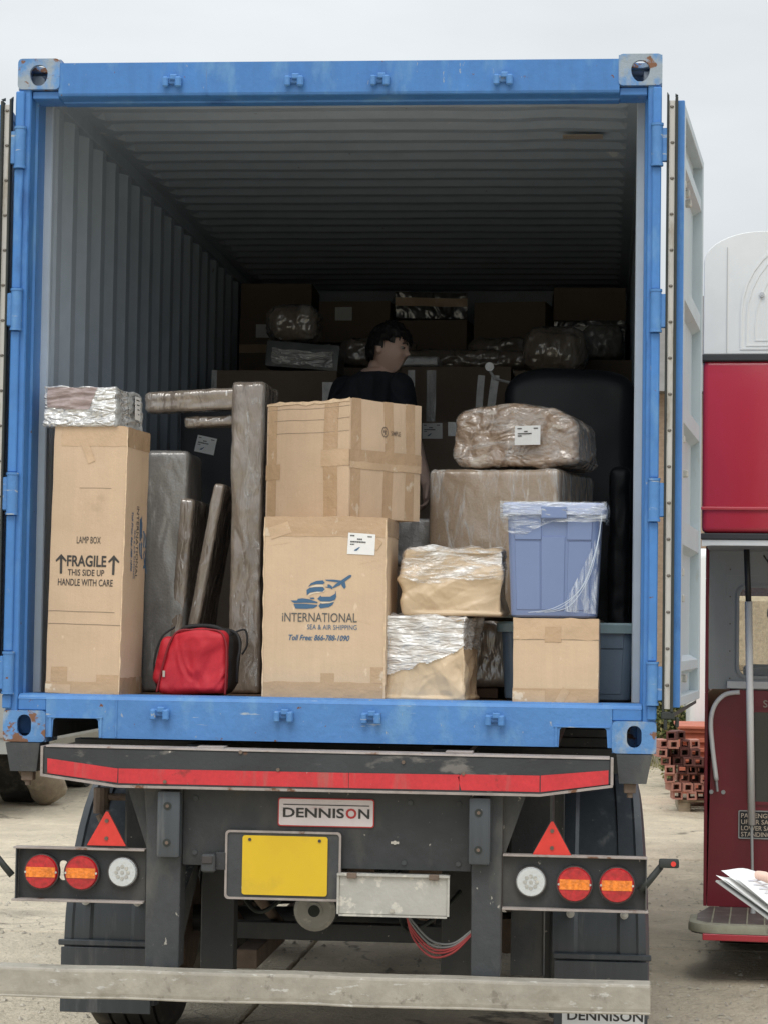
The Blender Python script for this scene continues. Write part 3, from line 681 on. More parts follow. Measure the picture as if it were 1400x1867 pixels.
# tall lamp box
t, fc, pt, (w, d, h) = carton('tall narrow brown lamp box printed FRAGILE, standing at the left end of the sill', .292, .30, 1.015, (-.935, .06, .178), -4.5, seed=1, tilt=.9)
pt('front', .0, w, .0, .045, tape, wav=.004); pt('front', .02, .085, .045, .10, tape); pt('front', .20, w, .045, .075, tape)
pt('front', .03, w-.004, h-.075, h, tape_clear, wav=.006); pt('right', 0, d, 0, .065, tape, wav=.003); pt('right', 0, d, h-.075, h, tape, wav=.003)
pt('front', .0, .10, .0015, .035, tape_clear, off=.0022); pt('front', .12, .15, h-.14, h-.05, tape_clear, off=.0022, rot=24)
pt('front', 0, w, .262, .264, card_dark, 'crease'); pt('front', .0, w*.9, .31, .312, card_dark, 'crease'); pt('front', .11, w*.8, h-.235, h-.2335, card_dark, 'crease')
pt('front', w-.005, w-.0005, .01, h-.01, card_edge, 'worn_edge', off=.0016, wav=.003)
F0 = fc('front'); zc = lambda y: (1268-y)/490.0
def XL(x): return (x-76)/140.0*w
text('LAMP BOX', XL(126), XL(171), zc(989), zc(976), F0, ink_black, t)
text('FRAGILE', XL(109), XL(183), zc(1032), zc(1011), F0, ink_black, t, bold=.025)
text('THIS SIDE UP', XL(111), XL(180), zc(1049), zc(1037), F0, ink_black, t, bold=.01)
text('HANDLE WITH CARE', XL(93), XL(197), zc(1068), zc(1055), F0, ink_black, t, bold=.01)
for x in (98, 197):
    polys([[(XL(x-2.2), zc(1046)), (XL(x+2.2), zc(1046)), (XL(x+2.2), zc(1018)), (XL(x+9), zc(1024)), (XL(x+10.5), zc(1021)), (XL(x), zc(1009)), (XL(x-10.5), zc(1021)), (XL(x-9), zc(1024)), (XL(x-2.2), zc(1018))]], F0, ink_black, t, 'arrow_print')
G0 = fc('right')
# emblem printed sideways, reads top to bottom
k = .33/1280
brand_logo(lambda u, v: G0(.235-(v-620)*k*.98+.045-.07, .735-(u-60)*k), t)

# international box
t, fc, pt, (w, d, h) = carton('large tan box printed INTERNATIONAL SEA & AIR SHIPPING, in the middle of the sill', .468, .40, .69, (-.026, .12, .171), -1.0, card2, seed=2)
pt('front', 0, w, .0, .065, tape, wav=.005); pt('front', w-.055, w, .065, .125, tape); pt('front', .225, .275, .065, .10, tape)
pt('front', .0, w, h-.075, h, tape, wav=.004); pt('front', .02, .10, h-.075, h-.03, tape_clear, off=.0021, rot=20); pt('front', w-.09, w-.02, h-.11, h-.07, tape_clear, off=.0021, rot=-35)
pt('right', 0, d, h-.07, h, tape); pt('right', 0, d, 0, .06, tape)
pt('front', w-.006, w-.0005, .01, h-.01, card_edge, 'worn_edge', off=.0016, wav=.003); pt('front', .0005, .005, .01, h-.01, card_edge, 'worn_edge', off=.0016, wav=.003)
label_sticker(t, pt, fc, 'front', w-.148, w-.044, h-.142, h-.062, rot=-2.5)
F0 = fc('front', .0018); kk = 1/3790.0
brand_logo(lambda u, v: F0(.0745+(u-108)*kk, .690-.143-.075-(v-203)*kk), t)

for (u0, u1, v0, v1, rr) in ((.02,.10,.585,.5865,8),(.30,.42,.30,.3012,-14),(.03,.09,.36,.361,30),(.36,.44,.52,.521,12)): pt('front', u0, u1, v0, v1, card_edge, 'crease', rot=rr)
# cube seen on its corner
a = .45
t, fc, pt, (w, d, h) = carton('creased square carton with brown tape bands, corner forward, on top of the INTERNATIONAL box', .465, .395, .458, (0,0,0), 0, card, seed=3, bulge=.010)
t.location = (-.094, .215, .8645); t.rotation_euler = (0, R(.6), R(-38))
# centre the box: front face normal turned to the left of the camera
t.location = (-.130, .344, .8645)
t.rotation_euler = (0, R(.4), R(-39))
CUBE = t
for u0, u1 in ((.012,.062),(w-.135,w-.060)): pt('front', u0, u1, 0, h, tape)
pt('front', .0, .085, .155, .215, tape, off=.0018); pt('front', w-.145, w, .20, .265, tape_clear, off=.0019, wav=.006)
for u0, u1 in ((.008,.060),(.185,.235),(.305,.355)): pt('right', u0, u1, 0, h, tape)
pt('right', 0, d, .215, .262, tape, off=.0018); pt('right', 0, d, .19, .217, tape_clear, off=.0023, wav=.004)
pt('front', .0, w, h-.075, h-.0735, card_dark, 'crease'); pt('front', .0, w, h-.125, h-.1235, card_dark, 'crease'); pt('front', .0, w, h-.03, h-.0285, card_dark, 'crease')
pt('front', .0, w, h-.012, h-.001, card_edge, 'worn_edge', off=.0024, wav=.008)
G0 = fc('right', .0022)
text('SIMPLE', .218, .272, h-.130, h-.112, G0, mat('faded_ink', (.16,.12,.09), .8), t, bold=.01)
bm = NB(); n_ = 20
vs1 = [bm.verts.new(G0(.185+.017*cos(2*pi*i/n_), h-.118+.021*sin(2*pi*i/n_))) for i in range(n_)]; vs2 = [bm.verts.new(G0(.185+.0135*cos(2*pi*i/n_), h-.118+.017*sin(2*pi*i/n_))) for i in range(n_)]
for i in range(n_): bm.faces.new((vs1[i], vs1[(i+1)%n_], vs2[(i+1)%n_], vs2[i]))
for aa in (40, 160, 280):
    q = [(.185+.009*cos(R(aa+k))*.9, h-.118+.011*sin(R(aa+k))) for k in (-40, 0, 40)]+[(.185, h-.118)]
    bm.faces.new([bm.verts.new(G0(*p)) for p in q])
obj('emblem_print', bm, bpy.data.materials['faded_ink'], t)

# small carton on the right
t, fc, pt, (w, d, h) = carton('plain small square carton under the blue tote, near the right end of the sill', .318, .31, .318, (.8475, .06, .171), -.8, card2, seed=4, bulge=.002)
pt('front', 0, w, h-.078, h, tape_clear, wav=.004); pt('front', .118, .178, h-.088, h-.03, tape, off=.002, wav=.004); pt('front', 0, w, 0, .058, tape, wav=.002)
pt('front', .0, .12, .004, .05, tape_clear, off=.002); pt('front', .17, .20, .0, .06, tape_clear, off=.0022, rot=-28)
pt('front', 0, w, h-.0795, h-.078, card_dark, 'crease')

# ------------------------------------------------------------------ wrapped parcels
def paperfold(amp, f, seed, lowamp=.0):
    def fn(p, n):
        base = min(1, p.z/.02) if p.z < .02 else 1
        return p+n*(amp*(folds(p, seed, f)*3.2-.9)+amp*.35*(ridged(p, f*.8, seed)-.4)+lowamp*noise.noise(p*3.1+Vector((seed, 2, 1))))*base
    return fn
def crumple(amp, f, seed, st=(1,1,1), lowamp=.0):
    def fn(p, n):
        k = ridged(p, f, seed, st); k2 = ridged(p, f*2.7, seed+5, st, 2)
        lo = noise.noise(p*3.1+Vector((seed, 2, 1)))
        base = min(1, p.z/.02) if p.z < .02 else 1
        return p+n*(amp*(k-.4)+amp*.35*(k2-.4)+lowamp*lo)*base
    return fn
def parcel(name, label, w, d, h, loc, rz, m, n, r, fn, cat='parcel', group=None, part='wrapping'):
    t = thing(name, label, cat, loc, rz, group); bm = softbox(w, d, h, n, r, fn); obj(part, bm, m, t, smooth=True); return t
fL = paperfold(.030, 8, 3, .008)
t = parcel('paper_parcel', 'crumpled kraft parcel with white film over its upper half, standing on the sill', .325, .34, .325, (.372, .30, .172), -7, kraftp, (90,50,90), .016, fL)
def fLf(p, n):
    return fL(p, n)+n*.004 + n*.004*ridged(p, 11, 9, (.5,.5,3))
bm = softbox(.325, .34, .325, (90,50,90), .016, fLf)
bmesh.ops.delete(bm, geom=[v for v in bm.verts if v.co.z < .085+.36*(v.co.x+.16)+.016*noise.noise(v.co*22)], context='VERTS')
obj('stretch_film', bm, filmw, t, smooth=True)
fU = paperfold(.034, 8, 7, .006)
t = parcel('paper_parcel', 'crumpled kraft parcel under clear film, lying on top of the film-topped parcel', .395, .34, .258, (.455, .38, .494), -1, kraftp, (110,50,72), .018, fU)
def fUf(p, n): return fU(p, n)+n*.003+n*.004*ridged(p, 10, 19, (.6,.6,2.5))
bm = softbox(.395, .34, .258, (110,50,72), .018, fUf)
bmesh.ops.delete(bm, geom=[v for v in bm.verts if v.co.z < .125+.07*noise.noise(v.co*9)], context='VERTS')
obj('stretch_film', bm, filmk, t, smooth=True)
# foil bundle
fF0 = crumple(.008, 9, 12, (.7,.7,3.0), .004)
def fF(p, n): return fF0(p, n)+n*.022*(folds(p, 12, 11, 6)*3-.9)*min(1, p.z/.03)
t = parcel('foil_bundle', 'silver-white film-wrapped flat bundle on top of the tall lamp box', .300, .36, .160, (-.952, .225, 1.192), -5, foil_m, (80,54,44), .012, fF, 'bundle')
bm = NB(); box(bm, -.30/2+.035, .06, -.1835, -.179, .07, .135, 0)
bmesh.ops.delete(bm, geom=list(bm.verts), context='VERTS')
def fFp(p, n): return fF(p, n)+n*.0022
def cutp(fn_, size, nn, r, keep, m_, nm, par):
    bm = softbox(*size, nn, r, fn_); bmesh.ops.delete(bm, geom=[v for v in bm.verts if not keep(v.co)], context='VERTS'); return obj(nm, bm, m_, par, smooth=True)
cutp(fFp, (.300,.36,.160), (80,54,44), .012, lambda c: c.y < -.16 and c.x > -.128 and c.x < .055-.5*(.15-c.z)*0+.4*(c.z-.10) and c.z > .065+.12*max(0,-(c.x+.06)) and c.z < .150, mauve, 'mauve_contents', t)
cutp(fFp, (.300,.36,.160), (80,54,44), .012, lambda c: c.x > .1485-.006, foil_side, 'bubble_wrapped_end', t)
bm = NB(); box(bm, .1600, .1608, .03, .10, .045, .135); obj('paper_label', bm, paperw, t)
bm = NB(); [box(bm, .1610, .1616, .04+.01*k, .085, .12-.018*k, .124-.018*k) for k in range(4)]; obj('label_print', bm, ink_black, t)
# big bubble-wrapped carton
fB = crumple(.004, 5, 21, (1,1,1), .004)
t = parcel('bubble_wrapped_carton', 'large brown carton in bubble wrap and film behind the blue tote', .545, .58, .60, (.645, 1.05, .492), -14, bubble_m, (40,40,40), .02, fB, 'box')
def fBf(p, n): return fB(p, n)+n*.003
bm = softbox(.545, .58, .60, (40,40,40), .02, fBf)
obj('stretch_film', bm, film('film_on_bubble', (.84,.82,.79), .0, .55, 6, (2.8,2.8,.6), .12, .7, .50, .68), t, smooth=True)  # streaky white opacity stands in for highlights on the film
carton('brown carton on the floor underneath the large bubble-wrapped one', .55, .55, .32, (.66, .82, .171), -10, card_dark, seed=31)
# pillow bundle on top
def fP(p, n):
    q = Vector(p); u = p.x/.275; t_ = max(0, min(1, p.z/.28))
    dome = 1-.25*abs(u)**2.0-.03*u
    q.z = p.z*dome if p.z > .05 else p.z
    q.x *= 1-.05*t_ + .03*sin(t_*pi)
    k = folds(p, 33, 7, 6)*3; k2 = ridged(p, 6, 35)
    return q+n*(.022*(k-.9)+.005*(k2-.4))
t = parcel('wrapped_bundle', 'rounded brown-paper bundle shining under film, on top of the bubble-wrapped carton', .545, .46, .285, (.700, 1.02, 1.096), -10, bundle_m, (96,60,50), .045, fP, 'bundle')
def fPf(p, n): return fP(p, n)+n*.003
bm = softbox(.545, .46, .285, (96,60,50), .045, fPf)
obj('stretch_film', bm, film('film_on_bundle', (.86,.83,.80), .0, .6, 8, (1,1,1.8), .10, .8, .46, .70), t, smooth=True)
bm = NB(); vv = {}
for i in range(7):
    for j in range(5):
        x = .002+.105*i/6; z = .095+.078*j/4; vv[i,j] = bm.verts.new((x, -.252+.003*sin(x*60)+.05*max(0,z-.13), z+.012*(x)))
for i in range(6):
    for j in range(4): bm.faces.new((vv[i,j], vv[i+1,j], vv[i+1,j+1], vv[i,j+1]))
obj('paper_label', bm, paperw, t)
L = []
for a, b, c in ((.012,.03,.160),(.08,.097,.160),(.04,.055,.148),(.014,.072,.139),(.014,.03,.130)): L.append([(a,c),(b,c),(b,c+.004),(a,c+.004)])
polys(L, lambda u, v: Vector((u, -.2545+.003*sin(u*60)+.05*max(0,v-.13), v+.012*u)), ink_black, t, 'label_print')
# silver box between
fS = crumple(.006, 12, 41)
parcel('silver_wrapped_box', 'small silver bubble-wrapped box behind the upper kraft parcel', .26, .3, .195, (.215, 1.05, .70), 0, mat('silver_bubble', (.33,.33,.33), .22, .2, var=[(12,.3)], spots=[((.62,.62,.62),14,.6,.05,(1,1,1),.2)], bump=(22,.8)), (24,20,18), .015, fS, 'box')
carton('brown carton on the floor under the small silver-wrapped box', .30, .34, .528, (.20, .90, .171), 0, card_dark, seed=43)
parcel('film_wrapped_parcel', 'dark film-wrapped parcel low in the gap beside the grey tote', .20, .25, .26, (.56, .72, .215), 8, darkfilm, (20,20,20), .03, crumple(.010, 9, 44), 'parcel')
bx('timber_offcut', -.05, .05, 0, .2, 0, .04, plank_m, None, .003, label='short dark timber offcut on the floor beneath the dark parcel', cat='timber').location = (.56, .62, .1725)

# grey film-wrapped tall panel
parcel('wrapped_board', 'tall grey bubble-wrapped panel directly behind the lamp box', .175, .42, .985, (-.765, .96, .171), 2, bubble_grey, (14,20,60), .018, crumple(.006, 6, 51, (1.5,1.5,.6), .004), 'panel')
# wrapped frame: upright with top bar
t = thing('wrapped_table_frame', 'upended table frame wrapped in brown film, tall post with a bar to the left', 'table', (-.41, .70, .172))
bm = softbox(.132, .30, 1.262, (12,20,70), .014, crumple(.006, 7, 61, (1,1,.5), .006)); bmesh.ops.transform(bm, matrix=T(0,.15,0) @ RZ(-4), verts=bm.verts); obj('post', bm, darkfilm, t, smooth=True)
bm = softbox(.40, .10, .085, (40,8,10), .018, crumple(.008, 10, 63, (.4,1,1.5), .005)); bmesh.ops.transform(bm, matrix=T(-.235,.06,1.145) @ RY(-3), verts=bm.verts); obj('top_bar', bm, darkfilm, t, smooth=True)
bm = softbox(.25, .10, .045, (30,8,8), .014, crumple(.007, 12, 64, (.4,1,1.5), .004)); bmesh.ops.transform(bm, matrix=T(-.155,.10,1.085) @ RY(-3), verts=bm.verts); obj('lower_bar', bm, darkfilm, t, smooth=True)
bm = NB(); box(bm, -.018, .050, -.008, -.004, .03, 1.20, 0); obj('bubble_strip', bm, film('post_bubble_film', (.75,.74,.72), .0, .5, 30, (1,1,.35), .15, .8, .50, .72), t)  # pale film strip paints highlights on the right part of the post
# leaning wrapped boards
for (lab, xb, xt, y, zt, w_, dp, sd) in (('thin brown-wrapped board leaning steeply, its taller end against the frame', -.665, -.590, .92, .86, .045, .42, 71), ('shorter brown-wrapped board leaning beside the tall grey panel', -.715, -.690, .95, .79, .055, .40, 72)):
    t = thing('wrapped_board', lab, 'board', (xb-.01, y, .173)); a_ = math.atan2(xt-xb, zt)
    t.rotation_euler = (0, a_*1.9 if sd == 71 else a_*2.2, 0)
    bm = softbox(w_, dp, zt, (6,24,50), .012, crumple(.005, 9, sd, (1,1,.5), .002)); obj('wrapping', bm, darkfilm, t, smooth=True)
# dark stuff behind on the left
t, fc, pt, (w, d, h) = carton('dark wrapped flat case with a crooked white label, deep on the left', .34, .18, .62, (-.80, 2.2, .87), 0, blackwrap, seed=81, name='wrapped_case', cat='case')
label_sticker(t, pt, fc, 'front', .075, .170, .385, .465, rot=-12)
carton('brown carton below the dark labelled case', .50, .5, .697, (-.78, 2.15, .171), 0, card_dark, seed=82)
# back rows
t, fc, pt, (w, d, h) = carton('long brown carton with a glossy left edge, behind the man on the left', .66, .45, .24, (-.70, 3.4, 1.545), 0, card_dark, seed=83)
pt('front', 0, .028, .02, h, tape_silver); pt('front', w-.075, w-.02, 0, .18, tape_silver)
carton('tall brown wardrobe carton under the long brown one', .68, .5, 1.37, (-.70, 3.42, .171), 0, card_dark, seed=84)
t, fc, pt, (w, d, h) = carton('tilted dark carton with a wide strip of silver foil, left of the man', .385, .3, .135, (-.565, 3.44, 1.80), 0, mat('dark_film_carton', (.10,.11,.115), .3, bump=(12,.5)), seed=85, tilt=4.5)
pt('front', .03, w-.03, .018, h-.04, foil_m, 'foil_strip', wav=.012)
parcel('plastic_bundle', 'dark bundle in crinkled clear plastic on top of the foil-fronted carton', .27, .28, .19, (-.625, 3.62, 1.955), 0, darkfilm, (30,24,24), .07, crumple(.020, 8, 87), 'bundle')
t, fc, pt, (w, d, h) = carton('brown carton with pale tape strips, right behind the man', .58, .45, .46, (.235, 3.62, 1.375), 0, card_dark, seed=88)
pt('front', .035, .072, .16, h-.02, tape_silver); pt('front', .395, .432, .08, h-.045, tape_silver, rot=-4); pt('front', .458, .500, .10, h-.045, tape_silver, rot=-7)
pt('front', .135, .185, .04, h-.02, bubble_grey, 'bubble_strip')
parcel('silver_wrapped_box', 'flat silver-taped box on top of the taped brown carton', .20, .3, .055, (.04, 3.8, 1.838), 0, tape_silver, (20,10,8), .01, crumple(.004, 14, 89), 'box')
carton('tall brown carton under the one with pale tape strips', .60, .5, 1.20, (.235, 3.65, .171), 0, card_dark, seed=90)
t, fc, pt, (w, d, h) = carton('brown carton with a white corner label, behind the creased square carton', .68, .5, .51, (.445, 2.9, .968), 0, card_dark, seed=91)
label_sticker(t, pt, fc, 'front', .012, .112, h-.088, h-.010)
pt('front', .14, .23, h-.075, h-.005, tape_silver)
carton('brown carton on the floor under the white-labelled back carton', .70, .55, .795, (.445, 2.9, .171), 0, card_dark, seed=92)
# black armchair under wrap
t = thing('black_armchair', 'bulky black upholstered piece wrapped in dark plastic, behind the bundle on the right', 'armchair', (.86, 2.35, .172))
def fA(p, n):
    q = Vector(p); t_ = p.z/1.49; q.x *= 1-.0*t_; q.z -= .06*(abs(p.x)/.29)**3*t_
    return q+n*.01*noise.noise(p*5)
bm = softbox(.60, .55, 1.49, (30,24,50), .07, fA); obj('wrapped_body', bm, blackwrap, t, smooth=True)
bm = NB(); cyl(bm, (-.385,-.02,1.515), (-.385,.02,1.515), .021, seg=20); cyl(bm, (-.385,-.022,1.515), (-.385,-.019,1.515), .013, seg=16); tube(bm, [(-.385,.0,1.50),(-.36,.0,1.46),(-.27,.03,1.44)], .007, 8)
obj('castor', bm, tape_silver, t)
parcel('wrapped_bundle', 'brown bundle in glossy film heaped on the far cartons at right', .34, .35, .25, (.755, 3.75, 1.80), 0, darkfilm, (34,24,26), .10, crumple(.016, 8, 95), 'bundle')
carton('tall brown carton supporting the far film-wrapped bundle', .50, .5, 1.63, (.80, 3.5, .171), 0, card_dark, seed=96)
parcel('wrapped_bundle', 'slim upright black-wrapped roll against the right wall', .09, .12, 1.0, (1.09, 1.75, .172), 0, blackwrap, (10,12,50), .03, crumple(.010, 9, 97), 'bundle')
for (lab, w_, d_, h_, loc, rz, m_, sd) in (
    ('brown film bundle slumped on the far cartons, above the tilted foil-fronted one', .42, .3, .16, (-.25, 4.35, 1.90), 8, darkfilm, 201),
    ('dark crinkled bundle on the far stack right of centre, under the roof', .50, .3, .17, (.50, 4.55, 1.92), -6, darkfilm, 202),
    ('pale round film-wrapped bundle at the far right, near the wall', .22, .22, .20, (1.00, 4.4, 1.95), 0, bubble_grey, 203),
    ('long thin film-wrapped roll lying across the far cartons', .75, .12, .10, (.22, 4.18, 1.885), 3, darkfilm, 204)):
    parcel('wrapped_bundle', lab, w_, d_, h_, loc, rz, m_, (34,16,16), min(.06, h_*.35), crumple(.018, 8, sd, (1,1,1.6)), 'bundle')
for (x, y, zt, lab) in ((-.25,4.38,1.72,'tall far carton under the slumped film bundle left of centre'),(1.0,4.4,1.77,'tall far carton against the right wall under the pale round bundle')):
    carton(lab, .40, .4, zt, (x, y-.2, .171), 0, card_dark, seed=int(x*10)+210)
# rear stack against the front wall
far_film = mat('far_dark_film', (.10,.10,.10), .25, var=[(6,.3)], spots=[((.34,.34,.34),7,.60,.08,(2,2,.7),.2)], bump=(7,1.0,'soft',(1,1,1),.04), spec=1.0, coat=1.0)  # grey spots are film glints painted into the colour
back = []
for c in range(5):
    z = .171
    for rr in range(6):
        hh_ = [.44,.40,.46,.42,.38][(c+rr)%5]
        if rr == 4 and c in (1, 3): hh_ = .30
        if rr == 5: hh_ = [.22,.25,.16,.26,.20][c]
        lab = 'far cartons stacked against the end wall, barely lit'
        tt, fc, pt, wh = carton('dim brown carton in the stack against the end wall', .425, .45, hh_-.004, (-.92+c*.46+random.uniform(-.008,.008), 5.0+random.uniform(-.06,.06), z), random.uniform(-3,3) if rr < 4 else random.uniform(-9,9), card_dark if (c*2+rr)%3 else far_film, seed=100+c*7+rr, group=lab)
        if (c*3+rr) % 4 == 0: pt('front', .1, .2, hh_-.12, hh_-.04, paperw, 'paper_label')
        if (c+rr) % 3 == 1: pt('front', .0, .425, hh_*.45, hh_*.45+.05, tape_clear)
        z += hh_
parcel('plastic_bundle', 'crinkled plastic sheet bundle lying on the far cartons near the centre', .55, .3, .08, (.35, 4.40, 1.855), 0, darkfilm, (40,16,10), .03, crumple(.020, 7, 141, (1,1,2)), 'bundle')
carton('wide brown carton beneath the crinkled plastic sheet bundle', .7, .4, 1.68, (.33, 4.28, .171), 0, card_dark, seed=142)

# ------------------------------------------------------------------ totes
def tote(label, w, d, h, loc, rz, mb, ml, taper=.09, lidh=.045, panels=True):
    t = thing('storage_tote', label, 'storage bin', loc, rz)
    bm = NB(); rings = []
    NR = 14
    def ring(z, inset=0, n=6):
        k = 1-taper*(1-z/h); ww, dd = w*k-inset, d*k-inset
        pts = rrect(-ww/2, ww/2, -dd/2, dd/2, .035, n); return [(x, y, z) for x, y in pts]
    loft(bm, [ring(0, .02), ring(.008, .002), ring(.02), ring(h*.5), ring(h-.07), ring(h-lidh-.002)])
    body = obj('bin_body', bm, mb, t, smooth=40)
    if panels:
        bm = NB()
        def wall(x, z, off): k = 1-taper*(1-z/h); return (x*k, -d*k/2-off, z)
        for (xa, xb, za, zb, off) in ((-w*.42,-w*.135,h*.68,h-lidh,.006),(w*.155,w*.42,h*.68,h-lidh,.006),(-w*.128,w*.128,.03,h*.70,.005),(-w*.42,-w*.15,.03,h*.66,.0025),(w*.17,w*.42,.03,h*.66,.0025)):
            c = [wall(xa,za,off),wall(xb,za,off),wall(xb,zb,off),wall(xa,zb,off)]; b = [wall(xa-.003,za-.003,-.004),wall(xb+.003,za-.003,-.004),wall(xb+.003,zb+.003,-.004),wall(xa-.003,zb+.003,-.004)]
            loft(bm, [b, c])
        obj('moulded_panel', bm, mb, t)
    bm = NB()
    def lr(z, o, r=.04): return [(x, y, z) for x, y in rrect(-w/2-o, w/2+o, -d/2-o, d/2+o, r, 6)]
    loft(bm, [lr(h-lidh, .004), lr(h-lidh, .016), lr(h-.008, .018), lr(h, .012), lr(h, -.01), lr(h-.01, -.02)])
    obj('lid', bm, ml, t, smooth=40)
    bm = NB(); 
    if panels:
        box(bm, -w*.13, w*.15, -d/2-.024, -d/2+.006, h-lidh-.016, h-lidh+.030, .004); obj('lid_clip', bm, tote_m if panels else ml, t)
    return t
t = tote('periwinkle-blue plastic tote with film stretched round its lid, on the small square carton', .350, .34, .430, (.838, .262, .492), -2, tote_m, tote_lid, .10)
# film: a skirt round the lid and a gathered diagonal strand to the lower right
bm = NB(); NU, NV = 90, 12; vv = {}
w, d, h = .35, .34, .43
def perim(s, o):
    P_ = [(-w/2-o,d/2+o),(-w/2-o,-d/2-o),(w/2+o,-d/2-o),(w/2+o,d/2+o)]
    seg = s*3; i = min(2, int(seg)); f_ = seg-i; a_, b_ = P_[i], P_[i+1]; return Vector((a_[0]+(b_[0]-a_[0])*f_, a_[1]+(b_[1]-a_[1])*f_, 0))
for i in range(NU+1):
    s_ = i/NU; drop = .055+.050*max(0, sin((s_-.28)*pi*2.6)) if s_ < .62 else .06
    drop = .055+.06*max(0, 1-abs(s_-.38)/.12)+.015*noise.noise(Vector((s_*14,0,0)))
    for j in range(NV+1):
        tt = j/NV; z = h+.004-tt*(drop+.02); o = .021+.004*ridged(Vector((s_*6, tt*.5, 0)), 3, 2)-.022*max(0, (h-.05-z)/.08)
        p = perim(s_, o); p.z = z; vv[i,j] = bm.verts.new(p)
for i in range(NU):
    for j in range(NV): bm.faces.new((vv[i,j], vv[i+1,j], vv[i+1,j+1], vv[i,j+1]))
obj('stretch_film', bm, film('lid_film', (.78,.84,.90), .05, .62, 9, (1,1,5), .2, .8, .40, .66), t, smooth=True)
bm = NB(); vv = {}; NU, NV = 40, 14
for i in range(NU+1):
    a_ = i/NU      # from lid right corner down to bottom centre-left
    c0 = Vector((w/2+.014-.035*a_, -d/2-.014, h-.03-a_*.28)); c1 = Vector((-.06+.20*(1-a_)**1.6, -d/2+.010, .016+.0*a_))
    for j in range(NV+1):
        b_ = j/NV
        # outer edge hugs the right wall, inner edge is a catenary
        zo = h-.03-(h-.045)*a_; xo = (w/2)*(1-.10*(1-zo/h))+.006
        xi = xo-.012-.15*max(0, a_-.25)**1.15*1.15; 
        x = xo+(xi-xo)*b_; yy = -d/2*(1-.10*(1-zo/h))-.010-.006*ridged(Vector((b_*1.6, a_*.3, 0)), 3, 5)
        vv[i,j] = bm.verts.new((x, yy, zo+.01*b_))
for i in range(NU):
    for j in range(NV): bm.faces.new((vv[i,j], vv[i+1,j], vv[i+1,j+1], vv[i,j+1]))
obj('stretch_film', bm, film('strand_film', (.80,.87,.95), .02, .75, 16, (3,1,.35), .2, .8, .46, .70), t, smooth=True)
bm = NB()
for k in range(3): tube(bm, smoothpath([(.181,-.186,.39-.01*k), (.168-.006*k,-.188,.28-.02*k), (.135-.016*k,-.188,.15-.022*k), (.065-.028*k,-.182,.045-.004*k), (-.03-.03*k,-.172,.018)], 8), .0010)
obj('film_strand', bm, mat('twisted_film', (.62,.70,.80), .25), t, smooth=True)
tote('dark grey plastic tote with a teal-grey lid, behind the small square carton', .520, .38, .305, (.885, .66, .172), 0, tote_grey, tote_teal, .06, .04)

# ------------------------------------------------------------------ duffel bag
t = thing('duffel_bag', 'red and black sports bag standing on the container floor beside the lamp box', 'bag', (-.520, .33, .174), -6)
def fD(w, h):
    def fn(p, n):
        q = Vector(p); tz = p.z/h; q.x *= 1-.16*max(0, tz-.25)**1.3; q.x += .10*p.z; q.z += .008*sin(p.x*16+1)*tz
        q.y += -.010*max(0, 1-(p.x/(w/2))**2)*(1 if p.y < 0 else 0)*sin(pi*tz)
        k = noise.noise(p*7+Vector((3,1,2))); k2 = ridged(p, 5, 77, (1,1,.6), 2)
        return q+n*(.010*k+.006*(k2-.4))*min(1, p.z/.03+.1)
    return fn
bm = softbox(.250, .22, .252, (40,26,32), .055, fD(.250,.252)); obj('bag_body', bm, duf_black, t, smooth=True)
bm = softbox(.285, .085, .252, (70,18,60), .034, lambda p, n: (lambda q: q)(Vector((p.x*(1-.22*(p.z/.25)**1.5)+.13*p.z-.008, p.y, p.z)))+n*(.020*noise.noise(p*6+Vector((5,5,5)))+.016*(folds(p, 80, 6, 5)*3-.6)))
bmesh.ops.transform(bm, matrix=T(-.004,-.112,.001), verts=bm.verts); obj('front_panel', bm, duf_red, t, smooth=True)
bm = softbox(.085, .15, .19, (12,16,20), .03, lambda p, n: p+n*.006*noise.noise(p*10)); bmesh.ops.transform(bm, matrix=T(-.138,-.055,.035) @ RY(14), verts=bm.verts); obj('side_pocket', bm, duf_red, t, smooth=True)
pp = [(-.140,-.152,.012),(-.128,-.143,.08),(-.108,-.143,.16),(-.088,-.141,.215),(-.058,-.137,.248),(0,-.135,.252),(.095,-.137,.250),(.128,-.141,.205),(.132,-.143,.12),(.130,-.143,.04),(.128,-.141,.008)]
bm = NB(); tube(bm, smoothpath(pp, 6), .0042, 6); obj('piping', bm, duf_dark, t, smooth=True)
bm = NB(); tube(bm, smoothpath([(-.155,-.09,.02),(-.168,-.1,.12),(-.14,-.1,.22),(-.09,-.09,.262)], 6), .0045, 6); obj('zip', bm, duf_black, t, smooth=True)
bm = NB(); box(bm, -.118,-.108,-.152,-.147,.070,.095, .001); box(bm, -.150,-.142,-.112,-.106,.070,.105,.001); obj('zip_pull', bm, zip_m, t)
bm = NB(); tube(bm, smoothpath([(-.08,-.05,.240),(-.05,-.06,.262),(.01,-.05,.268),(.07,-.06,.262),(.12,-.05,.235)], 6), .009, 6); obj('carry_handle', bm, duf_black, t, smooth=True)
bm = NB(); tube(bm, smoothpath([(.125,-.05,.25),(.155,-.07,.235),(.168,-.08,.19),(.160,-.08,.13),(.15,-.05,.05)], 6), .006, 6); tube(bm, smoothpath([(.12,-.02,.24),(.165,.0,.255),(.175,.0,.20),(.155,.0,.16)], 6), .004, 6); obj('shoulder_strap', bm, duf_black, t, smooth=True)

